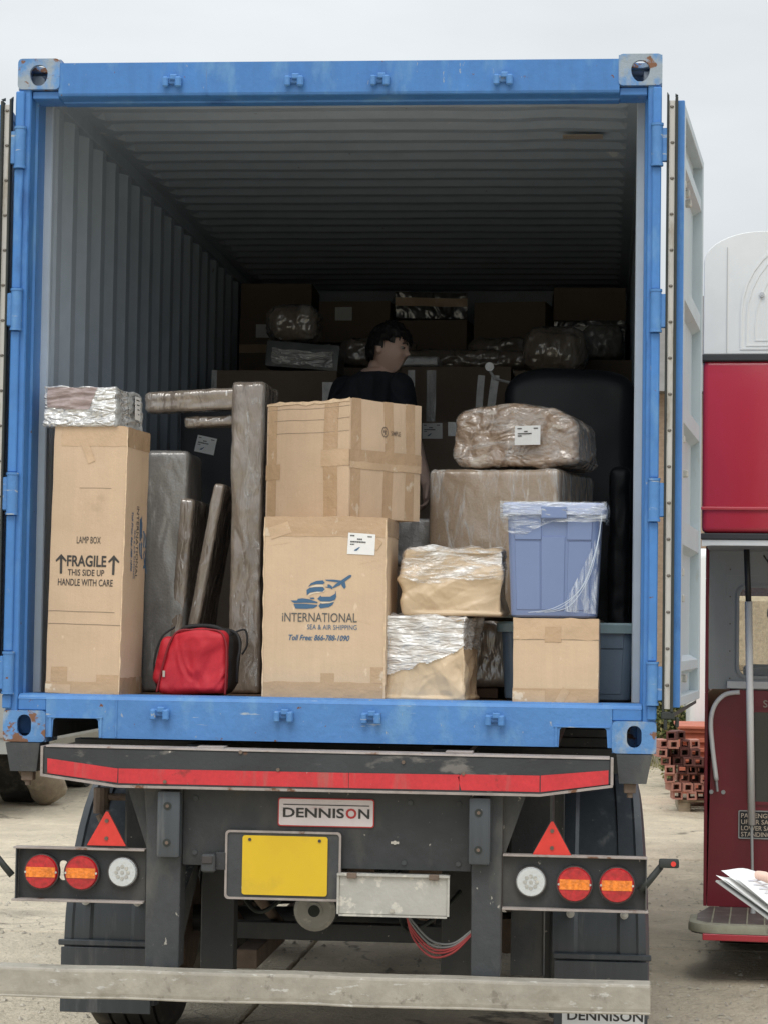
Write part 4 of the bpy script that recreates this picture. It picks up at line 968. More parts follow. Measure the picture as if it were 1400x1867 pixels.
# ------------------------------------------------------------------ people
def ell(bm, c, rx, ry, rz, M=I4, seg=20):
    bmesh.ops.create_uvsphere(bm, u_segments=seg, v_segments=seg*2//3, radius=1, matrix=M @ T(*c) @ Matrix.Diagonal((rx, ry, rz, 1)))
def limb(bm, pts, radii, seg=14):
    P = [Vector(p) for p in pts]; fine = smoothpath(P, 6); n = len(P)
    rad = []
    for i in range(n-1):
        for k in range(6): rad.append(radii[i]+(radii[i+1]-radii[i])*k/6)
    rad.append(radii[-1]); tube(bm, fine, 0, seg, rad)
    ell(bm, P[0], radii[0], radii[0], radii[0]); ell(bm, P[-1], radii[-1], radii[-1], radii[-1])
def torso(bm, secs):
    rings = []
    for (c, rx, ry, ang) in secs:
        rings.append([(c[0]+rx*cos(a)*cos(ang)-ry*sin(a)*sin(ang), c[1]+rx*cos(a)*sin(ang)+ry*sin(a)*cos(ang), c[2]) for a in [2*pi*k/28 for k in range(28)]])
    loft(bm, rings)
def remesh(bm, name, m, parent, voxel, smooth_it=3, fold=None):
    bmesh.ops.recalc_face_normals(bm, faces=bm.faces)
    me = bpy.data.meshes.new(name); bm.to_mesh(me); bm.free(); o = bpy.data.objects.new(name, me); COL.objects.link(o)
    md = o.modifiers.new('r', 'REMESH'); md.mode = 'VOXEL'; md.voxel_size = voxel
    sm = o.modifiers.new('s', 'SMOOTH'); sm.iterations = smooth_it; sm.factor = .5
    dg = bpy.context.evaluated_depsgraph_get(); me2 = bpy.data.meshes.new_from_object(o.evaluated_get(dg)); bpy.data.objects.remove(o)
    me2.materials.clear(); me2.materials.append(m)
    if fold:
        for v in me2.vertices: v.co = Vector(v.co)+v.normal*fold*(ridged(v.co, 5, 3, (1,1,.8))-.45)
    me2.polygons.foreach_set('use_smooth', [True]*len(me2.polygons))
    o = bpy.data.objects.new(name, me2); COL.objects.link(o); o.parent = parent; return o
def head(bm, M):
    """head, local: face toward -y, centre at origin, z up; ~ .23 tall"""
    n0 = len(bm.verts)
    r = bmesh.ops.create_uvsphere(bm, u_segments=64, v_segments=48, radius=1)
    def g(p, c, s): 
        return math.exp(-sum(((p[i]-c[i])/s[i])**2 for i in range(3)))
    for v in r['verts']:
        p = v.co.copy(); q = Vector((p.x*.076, p.y*.098, p.z*.118))
        if p.z < 0: 
            q.x *= 1-.30*(-p.z)**1.5; 
            if p.y > 0: q.y *= 1-.45*(-p.z)
            else: q.y *= 1-.05*(-p.z)
        if p.y < -.5: q.y += .010*(-p.y-.5)
        u = (p.x, p.z)
        def bump2(cx, cz, sx, sz): return math.exp(-((p.x-cx)/sx)**2-((p.z-cz)/sz)**2) if p.y < 0 else 0
        q.y -= .024*bump2(0,-.12,.13,.10)+.013*bump2(0,.06,.09,.16)          # nose
        q.y -= .007*bump2(.25,.26,.25,.07)+.007*bump2(-.25,.26,.25,.07)      # brow
        q.y += .010*bump2(.32,.10,.17,.09)+.010*bump2(-.32,.10,.17,.09)      # sockets
        q.y -= .008*bump2(0,-.42,.22,.05)+.007*bump2(0,-.54,.18,.05)         # lips
        q.y += .005*bump2(0,-.48,.25,.018)
        q.y -= .013*bump2(0,-.80,.25,.16)                                    # chin
        q.y -= .005*bump2(.45,-.15,.2,.2)+.005*bump2(-.45,-.15,.2,.2)
        v.co = M @ q
    for s in (-1, 1):
        ell(bm, (s*.080, .014, -.004), .013, .020, .034, M @ T(0,0,0), 12); 
def person(label, J, yawdeg, look, voxel, shirt, sleeves=.6, hairlen='short', h=None):
    t = thing('person', label, 'person', J['base'])
    b = Vector(J['base'])
    P = {k: Vector(v)-b for k, v in J.items() if k != 'base' and not isinstance(v, (int, float))}
    ang = R(yawdeg)
    HM = T(*P['head']) @ Matrix.Rotation(R(look[0]), 4, 'Z') @ Matrix.Rotation(R(look[1]), 4, 'X') @ Matrix.Rotation(R(look[2] if len(look) > 2 else 0), 4, 'Y')
    bm = NB(); head(bm, HM)
    limb(bm, [P['neck']+Vector((0,0,-.06)), P['neck'], P['head']+Vector((0,0,-.06))], [.062,.052,.050])
    pe, ch, ne = P['pelvis'], P['chest'], P['neck']
    mid = (pe+ch)/2
    secs = [(pe+Vector((0,0,-.09)),.13,.10,ang),(pe,.165,.115,ang),(mid+Vector((0,0,-.03)),.145,.10,ang),(ch+Vector((0,0,-.05)),.165,.115,ang),(ch+Vector((0,0,.06)),.18,.112,ang),(ne+Vector((0,0,-.075)),.155,.085,ang),(ne+Vector((0,0,-.02)),.08,.065,ang)]
    torso(bm, secs)
    for s in 'LR':
        limb(bm, [P['sh'+s], P['el'+s], P['wr'+s]], [.056,.043,.028])
        limb(bm, [P['hip'+s], P['kn'+s], P['an'+s]], [.085,.058,.042])
        ell(bm, P['an'+s]+Vector((0,-.05,-.05)), .045, .11, .035)
        hand(bm, P['wr'+s], J.get('handdir'+s), J.get('palm'+s), s, J.get('curl'+s, .30), (Vector(J['thumb'+s])-b) if 'thumb'+s in J else None)
    remesh(bm, 'body', skin_m, t, voxel, 2)
    # clothes
    bm = NB(); torso(bm, [(c, a+.014, d+.014, e) for (c, a, d, e) in secs[:-1]]+[(ne+Vector((0,0,-.03)),.085,.075,ang)])
    for s in 'LR':
        e = P['sh'+s].lerp(P['el'+s], sleeves*1.0) if sleeves <= 1 else P['el'+s].lerp(P['wr'+s], sleeves-1)
        pts = [P['sh'+s], P['sh'+s].lerp(P['el'+s], .5*min(1, sleeves)), e] if sleeves <= 1 else [P['sh'+s], P['el'+s], e]
        limb(bm, pts, [.076,.068,.062] if sleeves <= 1 else [.074,.06,.045])
    remesh(bm, 'shirt', shirt, t, .011, 4, .008)
    bm = NB(); torso(bm, [(pe+Vector((0,0,-.12)),.15,.12,ang),(pe+Vector((0,0,-.02)),.176,.127,ang),(pe+Vector((0,0,.05)),.168,.12,ang)])
    for s in 'LR': limb(bm, [P['hip'+s], P['kn'+s], P['an'+s]+Vector((0,0,.02))], [.098,.078,.068])
    remesh(bm, 'trousers', trouser_m, t, .013, 4, .006)
    for s in 'LR':
        bm = NB(); d_ = Vector(J.get('toe', (0,-1,0))).normalized(); c = P['an'+s]+d_*.06+Vector((0,0,-.045)); 
        Mq = T(*c) @ Matrix.Rotation(math.atan2(d_.x, -d_.y), 4, 'Z')
        ell(bm, (0,0,0), .052, .145, .045, Mq); 
        for v in bm.verts: v.co.z = max(v.co.z, .002)
        obj('shoe', bm, shoe_m, t, smooth=True)
    # hair: clumped shell
    bm = NB(); r = bmesh.ops.create_uvsphere(bm, u_segments=80, v_segments=60, radius=1)
    for v in r['verts']:
        p = v.co.copy(); k = ridged(p, 3.2, 4, (1,1,.6), 3)
        q = Vector((p.x*.085, p.y*.109+.005, p.z*.128+.005))*(1+.17*(k-.15))
        v.co = q
    # keep hair over the crown, back and sides, fringe in front
    def bare(c):
        c0 = c; lim = -.075                                   # hairline height as a function of how far forward the point is
        if c0.y < .030: lim = -.012 + .012*noise.noise(c0*50)
        if c0.y < -.020: lim = .022 + .012*noise.noise(c0*50)
        if c0.y < -.060: lim = .052 + .016*noise.noise(c0*60)
        return c0.z < lim
    bmesh.ops.delete(bm, geom=[v for v in bm.verts if bare(v.co)], context='VERTS')
    bmesh.ops.transform(bm, matrix=HM, verts=bm.verts); hr = obj('hair', bm, hair_m, t, smooth=True)
    bm = NB(); rnd = random.Random(5)
    for k in range(90):
        a_ = rnd.uniform(-1.9, 1.9); el_ = rnd.uniform(.25, 1.3)
        el_ = max(.50, el_) if cos(a_) > .2 else el_
        base = Vector((sin(a_)*cos(el_)*.086, -cos(a_)*cos(el_)*.106, sin(el_)*.126))
        tip = base+Vector((rnd.uniform(-.014,.014), -.006*max(0.2,cos(a_)), -.020)); mid_ = (base+tip)/2+Vector((rnd.uniform(-.010,.010), -.006*cos(a_), .006))
        tube(bm, smoothpath([base*.96, mid_, tip], 4), 0, 5, [.006-.0006*i for i in range(9)])
    bmesh.ops.transform(bm, matrix=HM, verts=bm.verts); obj('hair_lock', bm, hair_m, t, smooth=True)
    for s in (-1, 1):
        bm = NB(); ell(bm, (s*.026, -.082, .012), .013, .011, .0075, HM, 14); e_ = obj('eye', bm, eye_m, t, smooth=True)
        bm = NB(); ell(bm, (s*.026, -.0905, .012), .0052, .003, .0052, HM, 10); obj('iris', bm, iris_m, t, smooth=True)
        bm = NB(); tube(bm, smoothpath([Vector((s*.010,-.097,.030)), Vector((s*.027,-.098,.036)), Vector((s*.045,-.088,.031))], 4), .0032, 6); bmesh.ops.transform(bm, matrix=HM, verts=bm.verts); obj('eyebrow', bm, hair_m, t, smooth=True)
    return t
def hand(bm, wr, hd, palmn, s, curl=.30, thumb=None):
    d = Vector(hd or (0,0,-1)).normalized(); n = Vector(palmn or (1,0,0)); n = (n-d*n.dot(d)).normalized(); sd = d.cross(n)*(1 if s == 'L' else -1)
    c = wr+d*.05
    # palm
    M = Matrix(((sd.x,n.x,d.x,0),(sd.y,n.y,d.y,0),(sd.z,n.z,d.z,0),(0,0,0,1)))
    ell(bm, (0,0,0), .040, .016, .052, T(*c) @ M, 16)
    ell(bm, (0,0,0), .034, .018, .03, T(*(wr+d*.025)) @ M, 14)
    for k, (o, ln) in enumerate(((-.028,.060),(-.009,.070),(.010,.066),(.028,.052))):
        a = c+sd*o+d*.036; b = a+d*ln*(.48+.06*(.3-curl)/.3)+n*ln*.33*curl; e = b+d*ln*(.36-.2*curl)+n*ln*curl; f_ = e+d*ln*(.30-.66*curl)+n*ln*curl
        tube(bm, smoothpath([c+sd*o*.7, a, b, e, f_], 3), 0, 8, [.0095-.00025*i for i in range(13)]); ell(bm, f_, .0068, .0068, .0068, I4, 8)
    a = c+sd*-.030-d*.028; b = a-sd*.022+d*.030+n*.010; e = b+d*.034+n*.006-sd*.004; f_ = e+d*.022+n*.002
    if thumb: f_ = thumb; e = b.lerp(f_, .6)+n*.008
    tube(bm, smoothpath([a, b, e, f_], 3), 0, 8, [.014-.0005*i for i in range(10)]); ell(bm, f_, .0095, .0095, .0095, I4, 8)

person('dark-haired man in a black T-shirt inside the container, turned to look right over the cartons',
    dict(base=(-.10,2.62,.172), pelvis=(-.13,2.66,1.08), chest=(-.120,2.63,1.50), neck=(-.070,2.60,1.725), head=(-.020,2.575,1.795),
         shL=(.025,2.56,1.615), elL=(.12,2.42,1.30), wrL=(.185,2.32,1.135), shR=(-.245,2.70,1.605), elR=(-.34,2.58,1.28), wrR=(-.25,2.40,1.06),
         hipL=(-.04,2.62,1.0), knL=(-.02,2.58,.60), anL=(-.02,2.62,.262), hipR=(-.22,2.70,1.0), knR=(-.24,2.68,.60), anR=(-.25,2.72,.262),
         handdirL=(.05,-.35,-.9), palmL=(-.9,-.3,.1), handdirR=(.5,-.6,-.5), palmR=(.3,.2,-.9), toe=(.5,-.85,0)),
    35, (66, 8, 6), .0065, shirt_m, .62)
# (the second person, just out of frame on the right, holds the paperwork)
PP = person('person standing near the camera at the right edge, holding a sheaf of white papers',
    dict(base=(1.86,-4.62,-1.35), pelvis=(1.90,-4.60,-.36), chest=(1.88,-4.60,.0), neck=(1.85,-4.60,.28), head=(1.80,-4.60,.43),
         shL=(1.85,-4.79,.17), elL=(1.74,-4.86,-.09), wrL=(1.455,-4.655,-.045), shR=(1.85,-4.41,.17), elR=(1.78,-4.36,-.10), wrR=(1.60,-4.47,-.03),
         hipL=(1.89,-4.70,-.45), knL=(1.87,-4.71,-.88), anL=(1.88,-4.72,-1.26), hipR=(1.89,-4.51,-.45), knR=(1.88,-4.49,-.88), anR=(1.89,-4.50,-1.26),
         handdirL=(-.97,.12,.12), palmL=(.35,.10,.93), curlL=.02, thumbL=(1.283,-4.672,.036), handdirR=(-.9,.2,.15), palmR=(.2,-.3,-.9), toe=(-1,0,0)),
    90, (-90, 18, 0), .006, mat('navy_work_jacket', (.03,.04,.07), .8), 1.85)
A = Vector((1.211,-4.70,.037)); AB = Vector((.55,.83,-.08)).normalized(); AC = Vector((.62,-.45,-.40)).normalized(); AC = (AC-AB*AC.dot(AB)).normalized(); NN = AB.cross(AC)
if NN.z < 0: NN = -NN
t = thing('paper_sheaf', 'loose white printed sheets on a clipboard, held at the right edge of the frame', 'papers', A)
for k, (du, dv, rot, hgt) in enumerate(((0,0,0,0), (.004,.012,2,.003), (.018,-.004,-3,.006), (.010,.022,5,.009))):
    bm = NB(); vv = {}
    for i in range(9):
        for j in range(9):
            u = .150*i/8; v = .215*j/8; cr, sr = cos(R(rot)), sin(R(rot)); uu, v2 = u*cr-v*sr+du, u*sr+v*cr+dv
            c = hgt*.7+.003*((1-i/8)**2)*(1-j/8)*k-.004*sin(i*.7+k)
            vv[i,j] = bm.verts.new(AB*uu+AC*v2+NN*c)
    for i in range(8):
        for j in range(8): bm.faces.new((vv[i,j], vv[i+1,j], vv[i+1,j+1], vv[i,j+1]))
    obj('sheet', bm, paperw, t, smooth=True, recalc=False)
bm = NB()
for q, dz in ((0,-.004),(1,-.0015)): pass
cs = [AB*-.002+AC*.006, AB*.155+AC*.006, AB*.155+AC*.222, AB*-.002+AC*.222]
loft(bm, [[p+NN*-.009 for p in cs], [p+NN*-.006 for p in cs]]); obj('clipboard', bm, mat('clipboard_hardboard', (.35,.36,.36), .5), t)
L = []
for k in range(12): 
    L.append([(.05,.06+k*.016),(.05+random.uniform(.07,.12),.06+k*.016),(.05+random.uniform(.07,.12),.0615+k*.016),(.05,.0615+k*.016)])
polys([[ (a, b) for a, b in q] for q in [[(.03,.04+k*.012),(.03+w_,.04+k*.012),(.03+w_,.043+k*.012),(.03,.043+k*.012)] for k, w_ in enumerate([.06,.07,.05,.06,.07,.05])]], lambda u, v: AB*u+AC*v+NN*.0165, mat('pale_print', (.55,.56,.62), .6), t, 'print')

# ------------------------------------------------------------------ trailer
TR = thing('container_trailer', 'black skeletal container trailer seen from behind, with red tape, lamps and grey underrun bar', 'trailer', (0,0,GZ))
TR.location = (0,0,0)
# rear beam
bm = NB()
bo = [(-1.040,-.016),(-1.038,-.118),(-.757,-.150),(.800,-.150),(1.053,-.112),(1.053,-.022)]
pf = lambda pts, y: [(x, y, z) for x, z in pts]
loft(bm, [pf(bo, -.10), pf(bo, .02)])
bmesh.ops.bevel(bm, geom=[e for e in bm.edges], offset=.004, segments=2, affect='EDGES')
obj('rear_beam', bm, beam_m, TR)
bm = NB()
fl = [(-1.048,-.114),(-.757,-.1505),(.800,-.1505),(1.062,-.112)]; 
loft(bm, [[(x,-.112,z),(x,.02,z),(x,.02,z-.009),(x,-.112,z-.009)] for x, z in fl]); obj('beam_flange', bm, edge_dirty, TR)
bm = NB(); loft(bm, [[(x,-.103,z),(x,.018,z),(x,.018,z+.007),(x,-.099,z+.007)] for x, z in ((-1.03,-.015),(1.05,-.021))]); obj('top_flange', bm, edge_dirty, TR)
bx('beam_end', -1.050,-1.0405,-.104,.02,-.12,-.012, edge_dirty, TR, .001); bx('beam_end', 1.0535,1.064,-.104,.02,-.114,-.018, edge_dirty, TR, .001)
def tp(pts, y=-.1025):
    bm = NB(); plate(bm, pts, [], XZ(y), .0015); return obj('reflective_tape', bm, redtape, TR)
tp([(-1.024,-.057),(-1.023,-.112),(-.759,-.142),(-.758,-.090)])
tp([(-.755,-.0895),(-.755,-.1435),(.10,-.1435),(.10,-.0885)]); tp([(.102,-.0885),(.102,-.1435),(.505,-.1430),(.505,-.0865)]); tp([(.512,-.085),(.500,-.095),(.512,-.143),(.797,-.1435),(.797,-.084)])
tp([(.801,-.0835),(.801,-.1435),(1.046,-.110),(1.046,-.060)])
for x, z in ((-.16,-.082),(.52,-.082),(-.58,-.135),(-.3,-.02),(.3,-.045)):
    bm = NB(); cyl(bm, (x,-.108,z), (x,-.101,z), .007, seg=8); obj('bolt', bm, rustm, TR)
# twistlock housings and corner seats
for s in (-1, 1):
    bm = NB(); loft(bm, [[(s*(1.075),y,-.006),(s*1.205,y,-.006),(s*1.185,y,-.112),(s*1.085,y,-.112)] for y in (-.02,.14)]); obj('twistlock_housing', bm, tgrey, TR)
    bm = NB(); box(bm, s*1.125-.022, s*1.125+.022, .0, .05, -.148, -.112, .003); cyl(bm, (s*1.125,.02,-.165),(s*1.125,.02,-.148), .011, seg=10); obj('twistlock_handle', bm, rustm, TR)
# bearers on top of beam
for x in (-.42, .50): bx('bearer_plate', x-.05, x+.05, -.06, .05, -.0135, -.004, edge_dirty, TR)
# chassis rails and members
for s in (-1, 1):
    bm = NB(); x = s*.46
    box(bm, x-.07, x+.07, .06, 9.0, -.022, -.004); box(bm, x-.007, x+.007, .06, 9.0, -.43, -.022); box(bm, x-.07, x+.07, .06, 9.0, -.444, -.43)
    obj('chassis_rail', bm, tblack, TR)
for k in range(9): bx('cross_tube', -1.15, 1.15, .9+k*.95, 1.0+k*.95, -.13, -.03, tblack, TR, .003)
# rear plate and legs
bx('rear_plate', -.526, .546, -.006, .004, -.447, -.160, tblack, TR, .001)
for s in (-1, 1):
    x0, x1 = (-.660, -.528) if s < 0 else (.548, .661)
    bm = NB(); zb = -.826
    loft(bm, [[(x0-(.012 if s < 0 else 0),-.030,-.160),(x1,-.030,-.160),(x1,.08,-.160),(x0,.08,-.160)], [(x0,-.030,-.30),(x1,-.030,-.30),(x1,.08,-.30),(x0,.08,-.30)], [(x0+.004,-.030,zb),(x1-.002,-.030,zb),(x1-.002,.08,zb),(x0+.004,.08,zb)]])
    bmesh.ops.bevel(bm, geom=[e for e in bm.edges], offset=.003, segments=1, affect='EDGES'); obj('leg', bm, tgrey, TR)
    # gusset
    gx = x0 if s < 0 else x1
    bm = NB(); pts = [(gx-s*.0+s*.001,-.162),(gx+s*.085,-.162),(gx+s*.003,-.40)]; plate(bm, pts, [], XZ(.015), .01); obj('gusset', bm, tgrey, TR)
    # buffer
    b0, b1 = (-.612,-.524) if s < 0 else (.540,.620)
    bm = NB(); box(bm, b0, b1, -.085, -.031, -.415, -.170, .012, seg=2); obj('rubber_buffer', bm, mudp, TR, smooth=40)
    for z in (-.225, -.36):
        bm = NB(); cyl(bm, ((b0+b1)/2-.004,-.0875,z), ((b0+b1)/2-.004,-.0845,z), .015, seg=14); obj('buffer_hole', bm, rubber, TR)
        bm = NB(); cyl(bm, ((b0+b1)/2-.004,-.0905,z), ((b0+b1)/2-.004,-.0878,z), .007, seg=6); obj('bolt', bm, rustm, TR)
    # diagonal arm to underrun
    bm = NB(); loft(bm, [[(x0+.02,.081,-.60),(x1-.02,.081,-.60),(x1-.02,.5,-.45),(x0+.02,.5,-.45)], [(x0+.02,.081,-.80),(x1-.02,.081,-.80),(x1-.02,.60,-.45),(x0+.02,.60,-.45)]]); obj('leg_brace', bm, tgrey, TR)
# lamp panels
def lamp(x, z, red=True, y=-.012):
    if red:
        bm = NB(); cyl(bm, (x,y-.028,z), (x,y,z), .067, seg=40); obj('lamp_surround', bm, lamp_body, TR, smooth=40)
        bm = NB(); cyl(bm, (x,y-.040,z), (x,y-.0285,z), .059, .063, seg=40); obj('tail_lamp', bm, lamp_red, TR, smooth=40)
        bm = NB(); n = 10; hw = .060; zz = .016
        pts = [(-.0545,-.0185),(.0545,-.0185),(.0545,.0185),(-.0545,.0185)]
        plate(bm, [(x+a, z+b) for a, b in pts], [], XZ(y-.0425), .003); obj('amber_band', bm, lamp_amber, TR)
        bm = NB()
        for sx in (-1, 1): cyl(bm, (x+sx*.0575,y-.0425,z), (x+sx*.0575,y-.039,z), .0042, seg=8)
        obj('lens_screw', bm, steel, TR)
    else:
        bm = NB(); cyl(bm, (x,y-.020,z), (x,y,z), .058, seg=36); obj('lamp_surround', bm, lamp_body, TR, smooth=40)
        bm = NB(); cyl(bm, (x,y-.030,z), (x,y-.0205,z), .050, .054, seg=36); obj('reversing_lamp', bm, lamp_clear, TR, smooth=40)
        bm = NB()
        for rr, n in ((.010,1),(.022,8)):
            for k in range(n):
                a = 2*pi*k/n; q = (x+(rr*cos(a) if n > 1 else 0), z+(rr*sin(a) if n > 1 else 0)); cyl(bm, (q[0],y-.033,q[1]), (q[0],y-.0302,q[1]), .0065, .007, seg=10)
        obj('lens_cell', bm, steel, TR, smooth=40)
for s, xa, xb, z0, z1 in ((-1,-1.146,-.664,-.583,-.398),(1,.664,1.189,-.570,-.384)):
    zc_ = (z0+z1)/2
    hole = [stadium((-.976+0), zc_+.012, .030, .075)] if s < 0 else []
    bm = NB(); plate(bm, [(xa,z0),(xb,z0),(xb,z1),(xa,z1)], hole, XZ(-.008), .006); obj('lamp_panel', bm, tblack, TR)
    bm = NB(); box(bm, xa-.014 if s < 0 else xa, xb+(.002 if s > 0 else 0), -.045, .01, z1, z1+.007, .001); box(bm, xa-.014 if s < 0 else xa, xb+(.006 if s > 0 else 0), -.055, .01, z0-.008, z0-.0005, .001); obj('lamp_panel_flange', bm, edge_dirty, TR)
    bm = NB(); ex = xa if s < 0 else xb; box(bm, ex-.004, ex, -.045, -.0085, z0, z1, 0); obj('lamp_panel_end', bm, tgrey, TR)
for x in (-1.052, -.900): lamp(x, -.483)
lamp(-.746, -.478, False); lamp(.768, -.476, False)
for x in (.927, 1.081): lamp(x, -.480)
# warning triangles
for cx, zt, zb, hw in ((-.812,-.256,-.382,.0735),(.843,-.256,-.379,.0715)):
    bm = NB(); plate(bm, [(cx-hw,zb),(cx+hw,zb),(cx+.004,zt),(cx-.004,zt)], [], XZ(-.022), .008); obj('warning_triangle', bm, redrefl, TR)
    bm = NB(); plate(bm, [(cx-hw-.005,zb-.005),(cx+hw+.005,zb-.005),(cx+.005,zt+.005),(cx-.005,zt+.005)], [], XZ(-.013), .005); obj('triangle_backing', bm, lamp_body, TR)
    for z in (zt-.034, zb+.027):
        bm = NB(); cyl(bm, (cx,-.027,z), (cx,-.0222,z), .0075, seg=8); obj('bolt', bm, rustm, TR)
# side marker lamps on rubber stalks
for s in (-1, 1):
    X = lambda v: s*v
    bm = NB(); tube(bm, [(X(1.165),-.03,-.50),(X(1.195),-.035,-.465),(X(1.240),-.04,-.408)], .012, 8, [.014,.013,.012]); obj('marker_stalk', bm, rubber, TR, smooth=True)
    bm = NB(); box(bm, min(X(1.232),X(1.305)), max(X(1.232),X(1.305)), -.060, -.02, -.412, -.380, .008, seg=2); obj('marker_lamp', bm, rubber, TR, smooth=40)
    bm = NB(); cyl(bm, (X(1.284),-.064,-.396), (X(1.284),-.059,-.396), .0095, seg=12); obj('marker_lens', bm, redrefl, TR)
# nameplate
bm = NB(); plate(bm, rrect(-.166,.184,-.291,-.194,.008), [], XZ(-.013), .006); obj('nameplate', bm, badge, TR)
bm = NB(); plate(bm, rrect(-.170,.188,-.295,-.190,.010), [rrect(-.1655,.1835,-.2905,-.1945,.008)], XZ(-.0125), .005); obj('nameplate_rim', bm, badge_red, TR)
NP = lambda u, v: Vector((u, -.0145, v))
text('DENNIS', -.151, .077, -.262, -.226, NP, ink_black, TR, bold=.022); text('N', .130, .171, -.262, -.2265, NP, ink_black, TR, bold=.02)
text('O', .083, .123, -.263, -.225, NP, badge_red, TR, bold=.03)
polys([[(-.150,-.2165),(.170,-.2165),(.170,-.2130),(-.150,-.2130)]], NP, ink_black, TR, 'badge_line')
# number plate (unreadable in the photo)
bm = NB(); plate(bm, rrect(-.362,.070,-.566,-.312,.015), [], XZ(-.030), .02); obj('plate_holder', bm, tgrey, TR)
bm = NB(); plate(bm, rrect(-.362,.070,-.566,-.312,.015), [rrect(-.354,.062,-.558,-.320,.012)], XZ(-.036), .006); obj('plate_holder_rim', bm, edge_dirty, TR)
bm = NB(); plate(bm, rrect(-.297,.020,-.548,-.330,.01), [], XZ(-.037), .004); obj('number_plate', bm, plate_yellow, TR)
for x in (-.27, -.01):
    bm = NB(); cyl(bm, (x,-.0405,-.345),(x,-.0372,-.345), .006, seg=10); obj('plate_screw', bm, lamp_body, TR)
for x, z in ((-.48,-.20),(-.48,-.40),(.32,-.20),(.50,-.20),(.50,-.42),(.30,-.42),(-.05,-.43)):
    bm = NB(); cyl(bm, (x,-.013,z),(x,-.0062,z), .010, seg=6); obj('bolt', bm, tgrey, TR)
bx('plate_lamp', -.448, -.395, -.06, -.02, -.468, -.402, tgrey, TR, .006); bx('plate_lamp_bracket', -.396, -.36, -.04, -.02, -.46, -.395, tblack, TR, .002); bx('plate_lamp_lens', -.443, -.405, -.066, -.060, -.435, -.408, lamp_body, TR, .002)
# steel document/junction box
bm = NB(); box(bm, .066,.466,-.060,.045,-.608,-.462,.004); obj('junction_box', bm, steel, TR)
bm = NB(); plate(bm, [(.060,-.466),(.472,-.466),(.472,-.458),(.060,-.458)], [], XZ(-.072), .03); plate(bm, [(.060,-.614),(.068,-.614),(.068,-.458),(.060,-.458)], [], XZ(-.066), .006); plate(bm, [(.464,-.614),(.472,-.614),(.472,-.458),(.464,-.458)], [], XZ(-.066), .006); plate(bm, [(.060,-.614),(.472,-.614),(.472,-.607),(.060,-.607)], [], XZ(-.066), .006); obj('box_rim', bm, steel, TR)
for x in (.115,.415): bx('box_hinge', x-.018, x+.018, -.078, -.060, -.475, -.455, rustm, TR, .002)
bm = NB(); cyl(bm, (.263,-.07,-.590),(.263,-.06,-.590), .008, seg=8); cyl(bm, (.265,-.012,-.347),(.265,-.006,-.347), .008, seg=8); box(bm, .25,.28,-.010,-.006,-.352,-.343); obj('box_catch', bm, chrome, TR)
# cables
for k, (dz, mm) in enumerate(((0,cable_red),(-.018,cable_red),(.012,cable_red),(.025,cable_grey),(.04,cable_grey))):
    bm = NB(); tube(bm, smoothpath([(.300,.10,-.61),(.33,.09,-.69+dz),(.40,.06,-.752+dz),(.48,.03,-.740+dz*.6),(.548,.03,-.68+dz*.3)], 8), .0042, 6); obj('cable', bm, mm, TR, smooth=True)
for k in range(5):
    bm = NB(); a_ = .9+.35*k
    tube(bm, smoothpath([(-.40+.12*k,.6,-.45),(-.30+.1*k,a_,-.62-.04*k),(.0+.05*k,a_+.2,-.60),(.35,a_,-.48)], 6), .012, 6); obj('air_hose', bm, rubber, TR, smooth=True)
# air tank end + brake chambers
bm = NB(); cyl(bm, (-.125,.8,-.70),(-.125,1.5,-.70), .088, seg=28); obj('air_tank', bm, tgrey, TR, smooth=40)
bm = NB(); cyl(bm, (-.125,.785,-.70),(-.125,.80,-.70), .070, .085, seg=28); cyl(bm, (-.125,.775,-.70),(-.125,.786,-.70), .034, seg=20); obj('tank_end', bm, steel, TR, smooth=40)
bm = NB(); cyl(bm, (-.125,.770,-.70),(-.125,.776,-.70), .024, seg=16); obj('tank_cap', bm, rubber, TR)
for k, (x0, x1, y0, z0) in enumerate(((-.45,-.15,.7,-.48),(-.30,.20,1.1,-.50),(.1,.45,.9,-.46),(-.2,.35,1.5,-.55),(.2,.5,.6,-.5))):
    bm = NB(); tube(bm, smoothpath([(x0,y0,z0),(x0+.06,y0-.1,z0-.14-.02*k),((x0+x1)/2,y0-.15,z0-.20),(x1-.03,y0,z0-.09),(x1,y0+.2,z0)], 8), .009, 6); obj('brake_hose', bm, rubber, TR, smooth=True)
for x, z in ((-.36,-.60),(.30,-.70),(.02,-.64)):
    bm = NB(); cyl(bm, (x,1.0,z),(x,1.25,z), .055, seg=18); cyl(bm, (x,.985,z),(x,.999,z), .03, seg=6); box(bm, x-.07,x+.07,1.05,1.07,z,z+.2,.004); obj('valve_block', bm, rustm, TR, smooth=40)
bm = NB(); loft(bm, [[(x,1.35,-.60),(x,1.45,-.60),(x,1.45,-.50),(x,1.35,-.50)] for x in (-.9,.9)]); obj('torsion_beam', bm, tblack, TR)
for s in (-1, 1):
    bm = NB(); tube(bm, [(s*.40,.3,-.46),(s*.30,1.3,-.86)], .022, 10); obj('damper', bm, rustm, TR, smooth=True)
bx('cross_bar', -.527, .547, .98, 1.05, -.845, -.775, tblack, TR, .003)
bx('hanger_bracket', -.53, -.40, .45, .55, -.95, -.45, tblack, TR, .003); bx('hanger_bracket', .40, .53, .6, .7, -.95, -.45, tblack, TR, .003)
for xa, xb, za in ((.668,.835,-.60),(-.835,-.668,-.60)): bx('suspension_box', xa, xb, .42, .80, za, -.15, tblack, TR, .01)
for xa, xb in ((.79,.87),(-.87,-.79)): bx('gap_filler_plate', xa, xb, 1.12, 1.16, -1.05, -.16, tblack, TR, .003)  # dark plates added to close the bright see-through slits beside the mudguards
